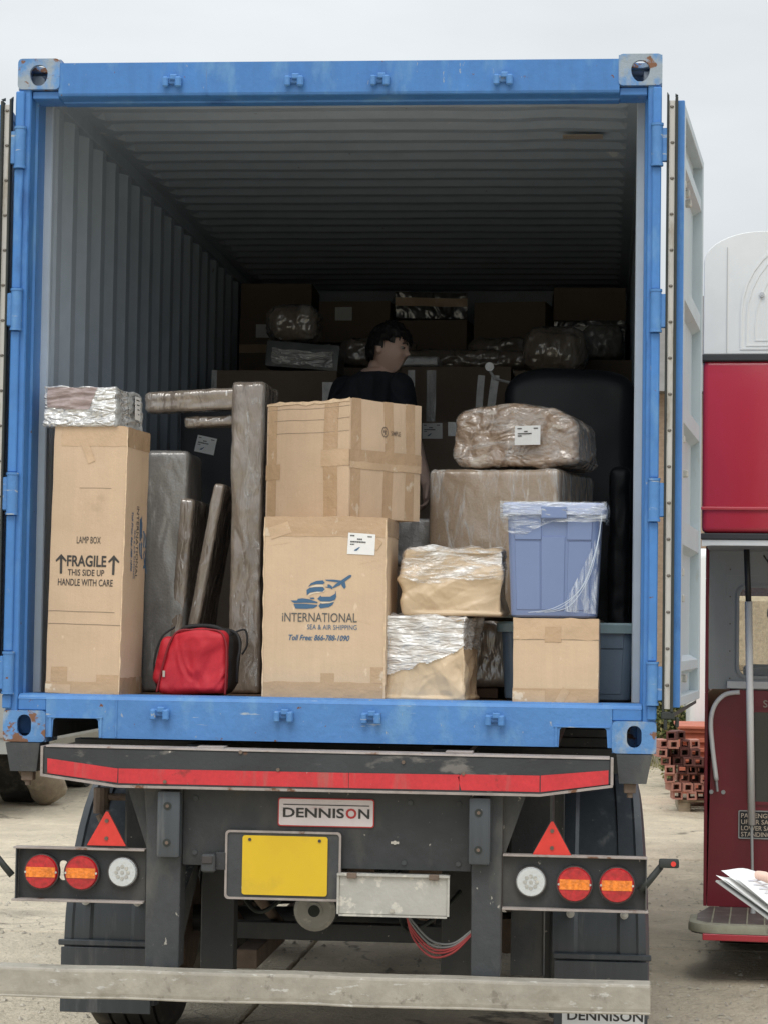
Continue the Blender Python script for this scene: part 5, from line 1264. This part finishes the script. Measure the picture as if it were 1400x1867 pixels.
bx('outrigger_plate', .684, .806, .30, .34, -.866, -.605, tblack, TR, .002); bx('outrigger_edge', .8065, .812, .29, .34, -.866, -.605, tgrey, TR, .001)
bm = NB(); cyl(bm, (-.93,.45,-.235),(-.70,.45,-.235), .014, seg=10); cyl(bm, (-.935,.45,-.30),(-.935,.45,-.20), .032, seg=12); cyl(bm, (-.93,.42,-.30),(-.90,.42,-.36), .022, seg=10); box(bm, -.74,-.66,.40,.52,-.32,-.20,.01); obj('lamp_bracket', bm, rustm, TR)
# wheels
def wheel(x, y, par, w=.36, r=.49, rim=True):
    bm = NB(); prof = [(-w/2,.27),(-w/2-.005,.36),(-w/2+.005,.455),(-w/2+.03,r-.008),(-w/4,r)]
    groove = []
    xs = [-w/2+.045+(w-.09)*k/4 for k in range(5)]
    prof = [(-w/2,.27),(-w/2-.006,.36),(-w/2+.004,.455),(-w/2+.025,r-.008)]
    for k, q in enumerate(xs[:-1]):
        prof += [(q,r),(q+(w-.09)/4-.014,r),(q+(w-.09)/4-.012,r-.014),(q+(w-.09)/4-.002,r-.014)]
    prof += [(w/2-.045,r),(w/2-.025,r-.008),(w/2-.004,.455),(w/2+.006,.36),(w/2,.27)]
    n = 48; rings = []
    for k in range(n): a = 2*pi*k/n; rings.append([bm.verts.new((x+p, y+q*cos(a), GZ+r+q*sin(a))) for p, q in prof])
    for k in range(n):
        for j in range(len(prof)-1): bm.faces.new((rings[k][j], rings[k][j+1], rings[(k+1)%n][j+1], rings[(k+1)%n][j]))
    tt = obj('tyre', bm, tyre_m, par, smooth=30)
    if rim:
        bm = NB(); cyl(bm, (x-w/2+.03,y,GZ+r),(x+w/2-.03,y,GZ+r), .275, seg=32); cyl(bm, (x-w/2+.0,y,GZ+r),(x+w/2,y,GZ+r), .10, seg=20); obj('rim', bm, steel, par, smooth=40)
for y in (1.75, 3.05, 4.35):
    for s in (-1, 1): wheel(s*1.02, y, TR)
    bm = NB(); cyl(bm, (-.9,y,GZ+.49),(.9,y,GZ+.49), .06, seg=20); obj('axle', bm, tblack, TR, smooth=40)
    for s in (-1, 1):
        bm = NB(); cyl(bm, (s*.45,y+.18,-.80),(s*.45,y+.18,-.46), .11, seg=20); obj('air_bag', bm, rubber, TR, smooth=40)
        bm = NB(); cyl(bm, (s*.62,y-.2,GZ+.47),(s*.62,y+.0,GZ+.47), .075, seg=18); cyl(bm, (s*.78,y-.05,GZ+.49),(s*.835,y-.05,GZ+.49), .22, seg=24); obj('brake_chamber', bm, rustm, TR, smooth=40)
        bm = NB(); box(bm, s*.45-.045, s*.45+.045, y-.62, y+.25, GZ+.36, GZ+.44, .004); obj('trailing_arm', bm, rustm, TR)
# mudguards
for s in (-1, 1):
    xi, xo = .815, 1.225
    path = []
    for k in range(13): a = R(-10+100*k/12); path.append((1.75-.70*cos(a), -.86+.69*sin(a)))
    path = [(1.055,-1.145),(1.055,-.98)]+[(min(y_,1.75), z_) for y_, z_ in path]
    xs = [xi, xi+.012, xi+.06, xi+.10, xi+.115, xi+.275, xi+.29, xo-.055, xo-.045, xo-.015, xo]; off = [-.05,-.006,0,0,-.009,-.009,0,0,.006,.0,-.06]
    bm = NB(); rows = []
    for i, (y, z) in enumerate(path):
        a = path[max(0,i-1)]; b = path[min(len(path)-1,i+1)]; tv = Vector((b[0]-a[0], b[1]-a[1])).normalized(); nn = Vector((-tv.y, tv.x))
        sl = 0
        if s > 0: sl = .012*(i < 2)
        narrow = .97 if i < 2 else 1
        tap = 1-.035*max(0,(i-6)/8)
        rows.append([bm.verts.new((s*(x if j < 6 else xi+(x-xi)*(1-.12*max(0,(i-3)/12)**1.2 if True else 1)), y+nn.x*off[j]*-1*-1, z+nn.y*off[j])) for j, x in enumerate(xs)])
    for i in range(len(rows)-1):
        for j in range(len(xs)-1): bm.faces.new((rows[i][j], rows[i][j+1], rows[i+1][j+1], rows[i+1][j]))
    bmesh.ops.recalc_face_normals(bm, faces=bm.faces)
    bmesh.ops.solidify(bm, geom=bm.faces, thickness=.006)
    obj('mudguard', bm, mudp, TR, smooth=30)
    bm = NB(); box(bm, min(s*.83,s*1.232), max(s*.83,s*1.232), 1.030, 1.046, -.90, -.875, .004)
    obj('mud_flap_clamp', bm, mudp, TR)
    bm = NB(); box(bm, min(s*.835,s*1.218), max(s*.835,s*1.218), 1.026, 1.034, -1.175, -.905, .002); obj('mud_flap', bm, mudp, TR)
    for x in (.90, 1.12):
        bm = NB(); cyl(bm, (s*x,1.032,-.715),(s*x,1.048,-.715), .017, seg=12); cyl(bm, (s*x,1.024,-.715),(s*x,1.033,-.715), .008, seg=8); obj('bolt', bm, steel, TR)
text('DENNISON', .892, 1.200, -1.145, -1.105, lambda u, v: Vector((u, 1.022, v)), ink_black, TR, bold=.02)
bm = NB(); box(bm, .870, 1.205, 1.0232, 1.0255, -1.165, -1.098); obj('flap_nameplate', bm, paperw, TR)
# underrun bar: C-section, slightly bowed
bm = NB(); prof = [(-.150,-.092),(-.152,-.08),(-.152,-.004),(-.150,.003),(-.144,.007),(-.064,.009),(-.060,.004),(-.060,-.100),(-.145,-.102),(-.155,-.100),(-.156,-.096)]
rg = []
for k in range(25):
    x = -1.189+2.392*k/24; zz = -.828-.003*sin(k)*.5; e = .006*noise.noise(Vector((x*3,0,0)))
    rg.append([(x, p[0]+e, p[1]+zz+.003*noise.noise(Vector((x*4,p[1]*9,2)))) for p in prof])
loft(bm, rg); obj('underrun_bar', bm, alu, TR)
for x in (-1.1885, 1.2025):
    bm = NB(); box(bm, x-.001, x+.001, -.150, -.062, -.93, -.818); obj('bar_end_cap', bm, alu, TR)
for s in (-1, 1):
    bx('bar_bracket', min(s*.58,s*.64), max(s*.58,s*.64), -.060, .10, -.90, -.826, tgrey, TR, .003)
# landing legs far forward
for s in (-1, 1): bx('landing_leg', min(s*.50,s*.62), max(s*.50,s*.62), 8.0, 8.15, GZ+.01, -.445, tgrey, TR, .004)

# ------------------------------------------------------------------ bus
BUS = thing('double_decker_bus', 'red and white vintage double-decker bus with open rear platform, right edge', 'bus', (1.525, 3.52, GZ), -4.0)
BW, BL = 2.42, 8.2; g0 = -GZ      # local z = world z + 1.35
def bz(z): return z+g0
# upper deck shell: outline in x,z lofted along y with rounded rear
def upper_ring(y, inset, zshr):
    x0, x1 = inset, BW-inset; zb, zt = bz(1.895), bz(2.535)-zshr
    pts = [(x0, zb)]
    n = 10
    for k in range(n+1): a = pi-pi/2*k/n; pts.append((x0+.30+(.30)*cos(a), zt-.16+.16*sin(a)))
    for k in range(n+1): a = pi/2-pi/2*k/n; pts.append((x1-.30+.30*cos(a), zt-.16+.16*sin(a)))
    pts.append((x1, zb)); return [(x, y, z) for x, z in pts]
bm = NB(); loft(bm, [upper_ring(.10,.06,.10), upper_ring(.03,.02,.03), upper_ring(.0,.0,.01), upper_ring(.35,-.0,-.02), upper_ring(BL,.0,0)][0:0] or [upper_ring(.0,.004,.004), upper_ring(.006,.001,.001), upper_ring(.12,0,0), upper_ring(BL-.3,0,0), upper_ring(BL,.06,.10)])
obj('upper_deck', bm, bus_white, BUS, smooth=50)
# mid red band (upper deck panelling)
def rr_ring(y, i, z0, z1): return [(x, y+yy, z) for (x, yy) in [(i,0),(BW-i,0)] for z in ([z0,z1] if x == i else [z1,z0])]
bm = NB(); box(bm, 0, BW, .004, BL, bz(.965), bz(1.862), .03, seg=3); obj('red_panel', bm, bus_red, BUS, smooth=40)
bm = NB(); box(bm, -.006, BW+.006, -.012, BL+.004, bz(1.855), bz(1.893), .006); obj('waist_trim', bm, bus_black, BUS)
bm = NB(); box(bm, -.004, BW+.004, -.010, .05, bz(1.082), bz(1.100), .006, seg=2); obj('moulding', bm, bus_red, BUS)
bm = NB(); box(bm, -.004, BW+.004, -.010, BL, bz(.930), bz(.962), .004); obj('lower_trim', bm, bus_black, BUS)
# emergency window frame on the upper rear
def arch(x0, x1, z0, z1, r, n=8): 
    o = [(x0,z0),(x1,z0)]
    for k in range(n+1): a = pi/2*k/n; o.append((x1-r+r*cos(a), z1-r*1.1+r*1.1*sin(a)))
    for k in range(n+1): a = pi/2+pi/2*k/n; o.append((x0+r+r*cos(a), z1-r*1.1+r*1.1*sin(a)))
    return o
for i, (d_, th) in enumerate(((0,.010),(.030,.006),(.075,.005))):
    o_ = arch(.190+d_, BW-.190-d_, bz(1.915)+d_*.6, bz(2.505)-d_*.9, .36); o2 = arch(.190+d_+th, BW-.190-d_-th, bz(1.915)+d_*.6+th, bz(2.505)-d_*.9-th, .355)
    bm = NB(); plate(bm, o_, [o2], XZ(-.005+.001*i), .006); obj('window_moulding', bm, bus_white, BUS)
bm = NB(); cyl(bm, (.300,-.016,bz(2.20)),(.300,-.002,bz(2.20)), .013, seg=14); cyl(bm, (.300,-.022,bz(2.20)),(.300,-.015,bz(2.20)), .006, seg=10); obj('catch', bm, chrome, BUS)
bm = NB(); box(bm, .12,.123,-.004,.001,bz(1.90),bz(2.45)); obj('panel_seam', bm, line_m, BUS)
# white arch over the platform
bm = NB(); plate(bm, [(0,bz(.928)),(1.05,bz(.928)),(1.05,bz(.60)),(.98,bz(.60))]+[(.98-.30+.30*cos(a),bz(.60)+.30*sin(a)) for a in [pi/2*k/8 for k in range(1,9)]]+[(.12,bz(.90)),(.05,bz(.90)),(.0,bz(.895))], [], XZ(.0), .03); obj('platform_arch', bm, bus_white, BUS)
# rear corner pillar of platform ceiling
bx('platform_ceiling', .02, BW-.02, .04, 1.0, bz(.90), bz(.925), bus_grey, BUS)
# bulkhead beyond the platform (y = .86)
BY = .86
bm = NB(); wo = rrect(.185, .52, bz(.215), bz(.70), .05)
plate(bm, [(.02,bz(.14)),(1.15,bz(.14)),(1.15,bz(.90)),(.02,bz(.90))], [wo], XZ(BY), .03); obj('bulkhead', bm, bus_grey, BUS)
bm = NB(); plate(bm, rrect(.170,.535,bz(.20),bz(.715),.06), [wo], XZ(BY-.012), .012); obj('window_frame', bm, bus_grey, BUS)
bm = NB(); box(bm, .17, .56, BY+.012, BY+.018, bz(.2), bz(.72)); 
glass = bpy.data.materials.new('clear_glass'); glass.use_nodes = True; gb = glass.node_tree.nodes['Principled BSDF']; gb.inputs['Base Color'].default_value = (.7,.75,.75,1); gb.inputs['Alpha'].default_value = .16; gb.inputs['Roughness'].default_value = .05
obj('window_pane', bm, glass, BUS)
bm = NB(); box(bm, .115,.1165,BY-.002,BY,bz(.16),bz(.86)); box(bm, .118,.30,BY-.002,BY,bz(.765),bz(.768)); obj('panel_seam', bm, line_m, BUS)
bm = NB()
for z in (.2,.35,.5,.65,.8): cyl(bm, (.135,BY-.006,bz(z)),(.135,BY,bz(z)), .004, seg=6)
obj('screw', bm, rustm, BUS)
bx('window_sill', .12, 1.15, BY-.02, BY, bz(.145), bz(.185), bus_white, BUS)
bx('seat_back', .20, .56, 1.6, 1.7, bz(-.3), bz(.27), bus_grey, BUS, .02)
bm = NB(); box(bm, .445,.475,BY+.1,BY+.13,bz(.2),bz(.68)); box(bm, .50,.53,BY+.3,BY+.33,bz(.2),bz(.68)); box(bm,.38,.53,BY+.1,BY+.2,bz(.60),bz(.69),.02); tube(bm, smoothpath([(.36,BY+.1,bz(.62)),(.345,BY+.1,bz(.55)),(.38,BY+.1,bz(.50))],6),.010); obj('grab_rail', bm, bus_black, BUS)
# lower red bulkhead
bm = NB(); ro = [(.02,bz(-1.05)),(1.2,bz(-1.05)),(1.2,bz(.135)),(.17,bz(.135))]+[(.16-.12*sin(a)*1.0,bz(.135)-.13*(1-cos(a))) for a in [pi/2*k/6 for k in range(1,7)]]
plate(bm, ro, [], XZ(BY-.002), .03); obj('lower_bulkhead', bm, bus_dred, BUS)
bm = NB(); plate(bm, rrect(.255,.70,bz(-.475),bz(.020),.02), [], XZ(BY-.012), .008); obj('recess_glass', bm, bus_glass, BUS)
bm = NB(); plate(bm, rrect(.235,.72,bz(-.49),bz(.035),.03), [rrect(.258,.697,bz(-.472),bz(.017),.02)], XZ(BY-.014), .010); obj('recess_frame', bm, bus_dred, BUS)
BT = lambda y: (lambda u, v: Vector((u, y, v)))
text('SED T', .318, .470, bz(.043), bz(.083), BT(BY-.006), mat('faded_cream_ink', (.42,.36,.30), .6), BUS, bold=.01)
bm = NB(); plate(bm, rrect(.192,.62,bz(-.672),bz(-.525),.006), [], XZ(BY-.010), .006); obj('capacity_notice', bm, bus_black, BUS)
bm = NB(); plate(bm, rrect(.188,.624,bz(-.676),bz(-.521),.008), [rrect(.194,.618,bz(-.670),bz(-.527),.006)], XZ(BY-.0115), .004); obj('notice_frame', bm, line_m, BUS)
for k, (tx, x1) in enumerate((('PASSENGER CAPACITY',.56),('UPPER SALOON 36',.50),('LOWER SALOON 28',.50),('STANDING - 5',.41))):
    text(tx, .203, x1, bz(-.562-.034*k), bz(-.537-.034*k), BT(BY-.0135), ink_white, BUS, bold=.008)
# stickers: tick and pictogram
ST = BT(BY-.004)
polys([[(.318,bz(.885)),(.335,bz(.855)),(.382,bz(.893)),(.340,bz(.835)),(.312,bz(.876))]], lambda u, v: Vector((u, BY-.004, v-.0)), ink_black, BUS, 'tick_mark')
polys([[(.352+a,bz(.765)+b) for a, b in q] for q in ([(0,.05),(.04,.05),(.035,.06),(.005,.06)],[(.008,.028),(.032,.028),(.032,.046),(.008,.046)],[(0,0),(.012,0),(.018,.014),(.024,0),(.044,.006),(.036,.024),(.004,.024)])], ST, ink_black, BUS, 'pictogram')
bm = NB(); plate(bm, [(.335,bz(.755)),(.415,bz(.755)),(.415,bz(.835)),(.335,bz(.835))], [[(.338,bz(.758)),(.412,bz(.758)),(.412,bz(.832)),(.338,bz(.832))]], XZ(BY-.0035), .0015); obj('sticker_border', bm, line_m, BUS)
# side of the body beyond the bulkhead, and offside rear quarter
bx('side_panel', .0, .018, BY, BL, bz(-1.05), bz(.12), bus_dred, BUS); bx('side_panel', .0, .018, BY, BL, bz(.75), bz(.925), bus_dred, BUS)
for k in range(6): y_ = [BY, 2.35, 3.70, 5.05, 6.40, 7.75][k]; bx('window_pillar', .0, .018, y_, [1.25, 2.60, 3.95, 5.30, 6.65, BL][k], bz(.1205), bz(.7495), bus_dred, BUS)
bx('side_panel', BW-.02, BW, 0, BL, bz(-1.05), bz(.925), bus_red, BUS)
for k in range(5):
    bx('side_window', .006, .011, 1.251+k*1.35, 2.349+k*1.35, bz(.121), bz(.749), glass, BUS, 0); bx('side_window', -.006, -.001, .5+k*1.45, 1.7+k*1.45, bz(1.95), bz(2.35), bus_glass, BUS, .001)
bx('rear_quarter', 1.15, BW-.021, .01, .9, bz(-1.05), bz(.925), bus_red, BUS, .02)
bx('rear_window', 1.45, 2.2, .0, .009, bz(.2), bz(.7), bus_glass, BUS, .002)
bx('lower_floor', .02, BW-.03, BY+.03, BL, bz(-1.0), bz(-.90), bus_black, BUS)
bm = NB(); plate(bm, [(0,bz(-.95)),(BW,bz(-.95)),(BW,bz(1.8)),(0,bz(1.8))], [rrect(.03,BW-.15,bz(.0),bz(.85),.02)], XZ(BL+.001), .03); obj('front_end', bm, bus_red, BUS)
# grab poles
bm = NB(); tube(bm, [(.225,.55,bz(.90)),(.237,.56,bz(.62))], .016, 14); obj('pole_sleeve', bm, bus_black, BUS, smooth=True)
bm = NB(); tube(bm, [(.237,.56,bz(.62)),(.262,.60,bz(-.58))], .020, 14); obj('grab_pole', bm, pole_m, BUS, smooth=True)
bm = NB(); tube(bm, [(.262,.60,bz(-.58)),(.272,.61,bz(-1.02))], .008, 10); cyl(bm, (.272,.61,bz(-1.052)),(.272,.61,bz(-1.015)), .016,.009, seg=10); obj('pole_foot', bm, line_m, BUS, smooth=40)
bm = NB(); tube(bm, smoothpath([(.19,BY-.03,bz(.125)),(.11,BY-.035,bz(.11)),(.055,BY-.04,bz(.05)),(.035,BY-.04,bz(-.04)),(.045,BY-.04,bz(-.18)),(.068,BY-.04,bz(-.36))], 6), .013, 10); obj('curved_grab_rail', bm, pole_m, BUS, smooth=True)
bm = NB(); tube(bm, [(.068,BY-.04,bz(-.36)),(.074,BY-.04,bz(-.42))], .007, 8); cyl(bm, (.105,BY-.012,bz(-.425)),(.105,BY,bz(-.425)), .012, seg=10); cyl(bm, (.04,BY-.012,bz(-.425)),(.04,BY,bz(-.425)), .012, seg=10); obj('rail_fixing', bm, line_m, BUS)
# platform
def pring(o, z, n=8):
    pts = [(1.3, BY-.003), (.03-o*.3, BY-.003)]; r = .16
    pts += [(-.045-o, .42)]
    for k in range(n+1): a = pi+pi/2*k/n; pts.append((-.045-o+r+r*cos(a), .12-.12-o+r+r*sin(a)))
    pts.append((1.3, -o)); return [(x, y, z) for x, y in pts]
bm = NB(); loft(bm, [pring(0, bz(-1.10)), pring(0, bz(-1.06)), pring(-.012, bz(-1.052))]); obj('platform', bm, bus_floor, BUS)
bm = NB(); inner = pring(-.028, 0); outer = pring(.012, 0)
seq_o = outer[2:]; seq_i = inner[2:]
loft(bm, [[(o[0],o[1],bz(-1.090)),(o[0],o[1],bz(-1.062)),(.85*o[0]+.15*i[0],.85*o[1]+.15*i[1],bz(-1.048)),(i[0],i[1],bz(-1.042)),(i[0],i[1],bz(-1.08))] for o, i in zip(seq_o, seq_i)]); obj('platform_rim', bm, bus_rim, BUS, smooth=40)
bx('bumper_strip', .02, 1.3, -.014, .03, bz(-1.126), bz(-1.092), bus_red, BUS, .004)
bm = NB()
for k in range(7): x = .06+.09*k; box(bm, x, x+.008, .05, .82, bz(-1.0519), bz(-1.047), 0, M=T(0,0,0))
obj('floor_tread', bm, bus_rim, BUS)
for y in (1.6, 6.6):
    for x in (.22, BW-.22):
        bm = NB(); cyl(bm, (x-.14,y,.49),(x+.14,y,.49), .48, seg=36); obj('tyre', bm, tyre_m, BUS, smooth=40)
        bm = NB(); cyl(bm, (x-.145,y,.49),(x+.145,y,.49), .26, seg=24); obj('rim', bm, steel, BUS, smooth=40)
bx('underbody', .15, BW-.15, .9, BL-.2, .32, .45, bus_black, BUS)
bx('rear_axle', .36, BW-.36, 1.5, 1.7, .35, .60, rustm, BUS, .02)

# ------------------------------------------------------------------ background
BARN = thing('barn', 'long brick barn beyond the yard, mostly hidden by the container', 'barn', (0, 27.5, GZ))
bm = NB(); box(bm, -8, 12, 0, 8, 0, 5.6); obj('wall', bm, brickm, BARN)
bm = NB(); loft(bm, [[(x,-.4,5.5),(x,8.4,5.5),(x,4,7.6)] for x in (-8.3,12.3)]); obj('roof', bm, mat('slate_roof', (.16,.15,.14), .8, var=[(3,.2)]), BARN)
for k in range(5):
    fr = bx('window', -6.5+k*3.6, -5.4+k*3.6, -.03, .02, 1.6, 2.9, van_w, BARN, .01); bm = NB(); box(bm, -6.42+k*3.6, -5.48+k*3.6, -.035, -.031, 1.68, 2.82); obj('pane', bm, bus_glass, fr)
VAN = thing('white_van', 'white van parked behind the stack of red blocks, beyond the door', 'van', (1.99, 17.5, GZ))
bm = NB(); box(bm, 0, 2.0, 0, 4.8, .35, 2.75, .12, seg=3); obj('body', bm, van_w, VAN, smooth=40)
bm = NB(); box(bm, .35, 1.65, -.02, .01, 1.55, 2.35, .02); obj('rear_window', bm, bus_glass, VAN)
bm = NB(); box(bm, .98, 1.0, -.008, .01, .5, 2.5); obj('door_seam', bm, line_m, VAN)
bx('bumper', .05, 1.95, -.08, .05, .38, .55, lamp_body, VAN, .02)
for x in (.10, 1.80): bx('tail_light', x, x+.1, -.03, .01, .62, .80, lamp_red, VAN, .01)
for x in (.05, 1.75):
    for y in (.9, 3.7):
        bm = NB(); cyl(bm, (x,y,.33),(x+.2,y,.33), .33, seg=28); obj('tyre', bm, tyre_m, VAN, smooth=40)
# pallet + blocks
PX, PY = 1.80, 15.2
PAL = thing('pallet', 'weathered wooden pallet under the stacked red blocks', 'pallet', (PX, PY, GZ))
for k in range(6): bx('plank', 0, 1.2, .0+k*.19, .12+k*.19, .10, .125, wood, PAL, .003)
for x in (0,.53,1.06): bx('bearer', x, x+.12, 0, 1.1, .0, .098, wood, PAL, .003)
bm = NB(); o_ = [(0,0),(.098,0),(.098,.083),(.0,.083)]; plate(bm, o_, [[(.018,.016),(.080,.016),(.080,.067),(.018,.067)]], XZ(0), .30); me_b = bpy.data.meshes.new('block'); bmesh.ops.recalc_face_normals(bm, faces=bm.faces); bm.to_mesh(me_b); bm.free(); me_b.materials.append(clay)
me_b2 = me_b.copy(); me_b2.materials.clear(); me_b2.materials.append(clay_b)
widths = [8, 8, 8, 7, 7, 6, 5, 3]
for r_i in range(8):
    x_start = -.02-.032*r_i + (.02 if r_i > 5 else 0)
    cols = 9 if r_i < 5 else (4 if r_i < 7 else 3)
    for c in range(cols):
        if r_i == 7 and c == 0: continue
        pale = c == 0 or random.random() < .22
        b = bpy.data.objects.new('clay_block', me_b2 if pale else me_b); COL.objects.link(b)
        b.location = (PX+x_start+c*.101+random.uniform(-.012,.003)-(random.uniform(0,.05) if c == 0 else 0), PY-.02+random.uniform(-.13,.06), GZ+.127+r_i*.0855)
        b.rotation_euler = (0, R(random.uniform(-3,3)), R(random.uniform(-12,12))); b['label'] = 'pale hollow red block in the loose stack on the pallet' if pale else 'dark hollow red block in the loose stack on the pallet'
        b['category'] = 'block'; b['group'] = 'pale hollow blocks on the pallet' if pale else 'dark hollow blocks on the pallet'
SK = thing('orange_trough', 'orange-red ribbed steel skip behind the stack of red blocks', 'skip', (1.86, 16.1, GZ))
bm = NB(); box(bm, 0, 2.2, 0, 1.2, .08, .80, .01); obj('skip_body', bm, orange, SK)
for z in (.36,.46,.56,.66,.76): bx('rib', -.03, 2.23, -.04, -.001, z, z+.045, orange, SK, .006)
bx('skip_rim', -.05, 2.25, -.07, 1.27, .802, .835, orange, SK, .006)
# straw bales seen through the bus window
for k in range(3):
    for j in range(3):
        b = bx('straw_bale', -.55, .55, 0, .8, 0, .72, straw, None, .05, label='pale straw bale stacked behind the bus, seen through its window', cat='bale', group='straw bales behind the bus'); b.location = (2.73+k*1.13, 14.2, GZ+j*.725)
# shrubs and trees
def shrub(name, label, loc, rad, n, size, mats, seed, trunk=.5, cat='shrub', group=None, spiky=False):
    rnd = random.Random(seed); t = thing(name, label, cat, loc, 0, group)
    bm = NB()
    for k in range(5):
        a = rnd.uniform(0, 2*pi); tube(bm, smoothpath([(0,0,0),(rad[0]*.25*cos(a),rad[1]*.25*sin(a),rad[2]*.7),(rad[0]*.6*cos(a),rad[1]*.6*sin(a),rad[2]*1.5)], 4), 0, 6, [.05*rad[2]*(1-i/10)+.004 for i in range(9)])
    obj('trunk', bm, bark, t)
    lob = [Vector((rnd.uniform(-.6,.6)*rad[0], rnd.uniform(-.6,.6)*rad[1], rad[2]*(1+rnd.uniform(-.6,.7)))) for _ in range(12)]
    for mi, mm in enumerate(mats):
        bm = NB()
        for k in range(n//len(mats)):
            c = rnd.choice(lob); d = Vector((rnd.gauss(0,1), rnd.gauss(0,1), rnd.gauss(0,1))).normalized()*rnd.uniform(.55,1)*.5
            p = c+Vector((d.x*rad[0], d.y*rad[1], d.z*rad[2])); 
            if p.z < .02: p.z = rnd.uniform(.02,.2)
            s = size*rnd.uniform(.6,1.4); a = Vector((rnd.gauss(0,1), rnd.gauss(0,1), rnd.gauss(0,.6))).normalized(); b = a.orthogonal().normalized()
            b = Matrix.Rotation(rnd.uniform(0,6.28), 3, a) @ b
            bm.faces.new([bm.verts.new(p+a*s), bm.verts.new(p+b*s*.45), bm.verts.new(p-a*s*.6), bm.verts.new(p-b*s*.45)])
        obj('foliage', bm, mm, t, kind='stuff', recalc=False)
    return t
shrub('shrub', 'olive-green shrub beyond the blue container corner, left of the red blocks', (1.85, 19.0, GZ+.0), (.36,.4,.52), 5200, .035, (leafA, leafB), 3)
shrub('shrub', 'dry yellowish shrub on the bank behind the green one', (1.45, 23.4, GZ+.3), (.6,.5,.42), 4200, .045, (leafB, leafA), 4)
for k, (x, y, r_) in enumerate(((-7.6,24.5,.9),(-6.3,24.0,.8),(-5.2,25.0,1.0),(-4.0,24.4,.85),(-2.9,24.8,.9),(-1.5,24.6,.85),(-.3,24.9,.8))):
    shrub('shrub', 'bushy green shrub in the row beyond the yard, seen under the container', (x, y, GZ+.4), (r_,.6,r_*.75), 2600, .07, (leafA, leafB), 20+k, group='shrubs in a row behind the yard')
for k, (x, y, hh_) in enumerate(((-16,34,3.0),(16,36,3.4),(22,33,2.8),(-24,36,3.2))):
    shrub('tree', ['leafy tree far to the left behind the barn','tall leafy tree far right behind the barn','smaller leafy tree at the far right','leafy tree at the far left edge of the yard'][k], (x, y, GZ), (hh_,hh_,hh_), 6000, .16, (leafA,), 40+k, cat='tree')
# grass tufts at slab edge
bm = NB(); rnd = random.Random(8)
for k in range(9000):
    x = rnd.uniform(-9, 5); y = rnd.uniform(21.6, 25.5)
    if noise.noise(Vector((x*.8, y*.8, 4))) < .02: continue
    t_ = min(1, max(0, (y-23)/4)); h = -.05+1.0*t_*t_*(3-2*t_); s = rnd.uniform(.05,.16); a = rnd.uniform(0,6.28)
    p = Vector((x, y, GZ+max(h, -.06)))
    bm.faces.new([bm.verts.new(p+Vector((cos(a)*.012, sin(a)*.012, 0))), bm.verts.new(p-Vector((cos(a)*.012, sin(a)*.012, 0))), bm.verts.new(p+Vector((rnd.uniform(-.05,.05), rnd.uniform(-.05,.05), s)))])
obj('grass', bm, leafB, None, label='sparse dry grass along the far edge of the yard', cat='grass', kind='stuff', recalc=False)
bm = NB(); rnd = random.Random(12)
for k in range(5200):
    if rnd.random() < .5: x = rnd.uniform(-4.5, 2.6); y = rnd.uniform(1.0, 9)
    else: x = rnd.uniform(-6.5, 3.5); y = rnd.uniform(5, 21)
    if noise.noise(Vector((x*.9, y*.6, 7))) < -.05: continue
    r_ = abs(rnd.gauss(0, .0065))+.004; q = [Vector((x+r_*cos(a)*rnd.uniform(.7,1.3), y+r_*sin(a)*rnd.uniform(.7,1.3), GZ-.001)) for a in [1.57*i+rnd.random() for i in range(4)]]
    tp_ = bm.verts.new(Vector((x, y, GZ+r_*rnd.uniform(.5,.9)))); vs_ = [bm.verts.new(v) for v in q]
    for i in range(4): bm.faces.new((vs_[i], vs_[(i+1)%4], tp_))
obj('gravel', bm, dirt_stone, None, label='loose grit and small stones scattered over the concrete yard', cat='gravel', kind='stuff')
# left background: grey lorry body, leaning tyre
GL = thing('grey_lorry', 'grey lorry body at the left edge, beside the leaning tyre', 'lorry', (-6.60, 12.4, GZ))
bm = NB(); pts = [(0,.60),(2.28,.60),(2.345,.68),(2.36,1.20),(2.36,3.4),(0,3.4)]; loft(bm, [[(x,y,z) for x, z in pts] for y in (0, 6)]); obj('body', bm, grey_v, GL)
bm = NB(); box(bm, 0,2.3,-.02,0,.75,.80); obj('body_rail', bm, edge_dirty, GL)
bm = NB(); cyl(bm, (2.31,-.012,.80),(2.31,-.002,.80), .018, seg=10); obj('marker_lamp', bm, redrefl, GL)
for x in (.05, 1.65):
    for y in (2.2, 4.6):
        bm = NB(); cyl(bm, (x,y,.45),(x+.3,y,.45), .45, seg=32); obj('tyre', bm, tyre_m, GL, smooth=40)
TY = thing('loose_tyre', 'muddy worn tyre leaning over on the ground beside the grey lorry', 'tyre', (-4.63, 14.3, GZ))
bm = NB(); n = 44; w = .30; ro = .44; prof = [(-w/2,.24),(-w/2-.01,.33),(-w/2+.01,.41),(-w/2+.05,ro),(0,ro+.006),(w/2-.05,ro),(w/2-.01,.41),(w/2+.01,.33),(w/2,.24)]
rings = [[bm.verts.new((q*cos(2*pi*k/n), q*sin(2*pi*k/n), p)) for p, q in prof] for k in range(n)]
for k in range(n):
    for j in range(len(prof)-1): bm.faces.new((rings[k][j], rings[k][j+1], rings[(k+1)%n][j+1], rings[(k+1)%n][j]))
Mt = T(0,0,.455) @ RZ(20) @ RY(58); bmesh.ops.transform(bm, matrix=Mt, verts=bm.verts)
mz = min(v.co.z for v in bm.verts); bmesh.ops.translate(bm, verts=bm.verts, vec=(0,0,-mz+.001))
bmesh.ops.solidify(bm, geom=bm.faces, thickness=.02); obj('tread_ring', bm, tyre_dirty, TY, smooth=50)
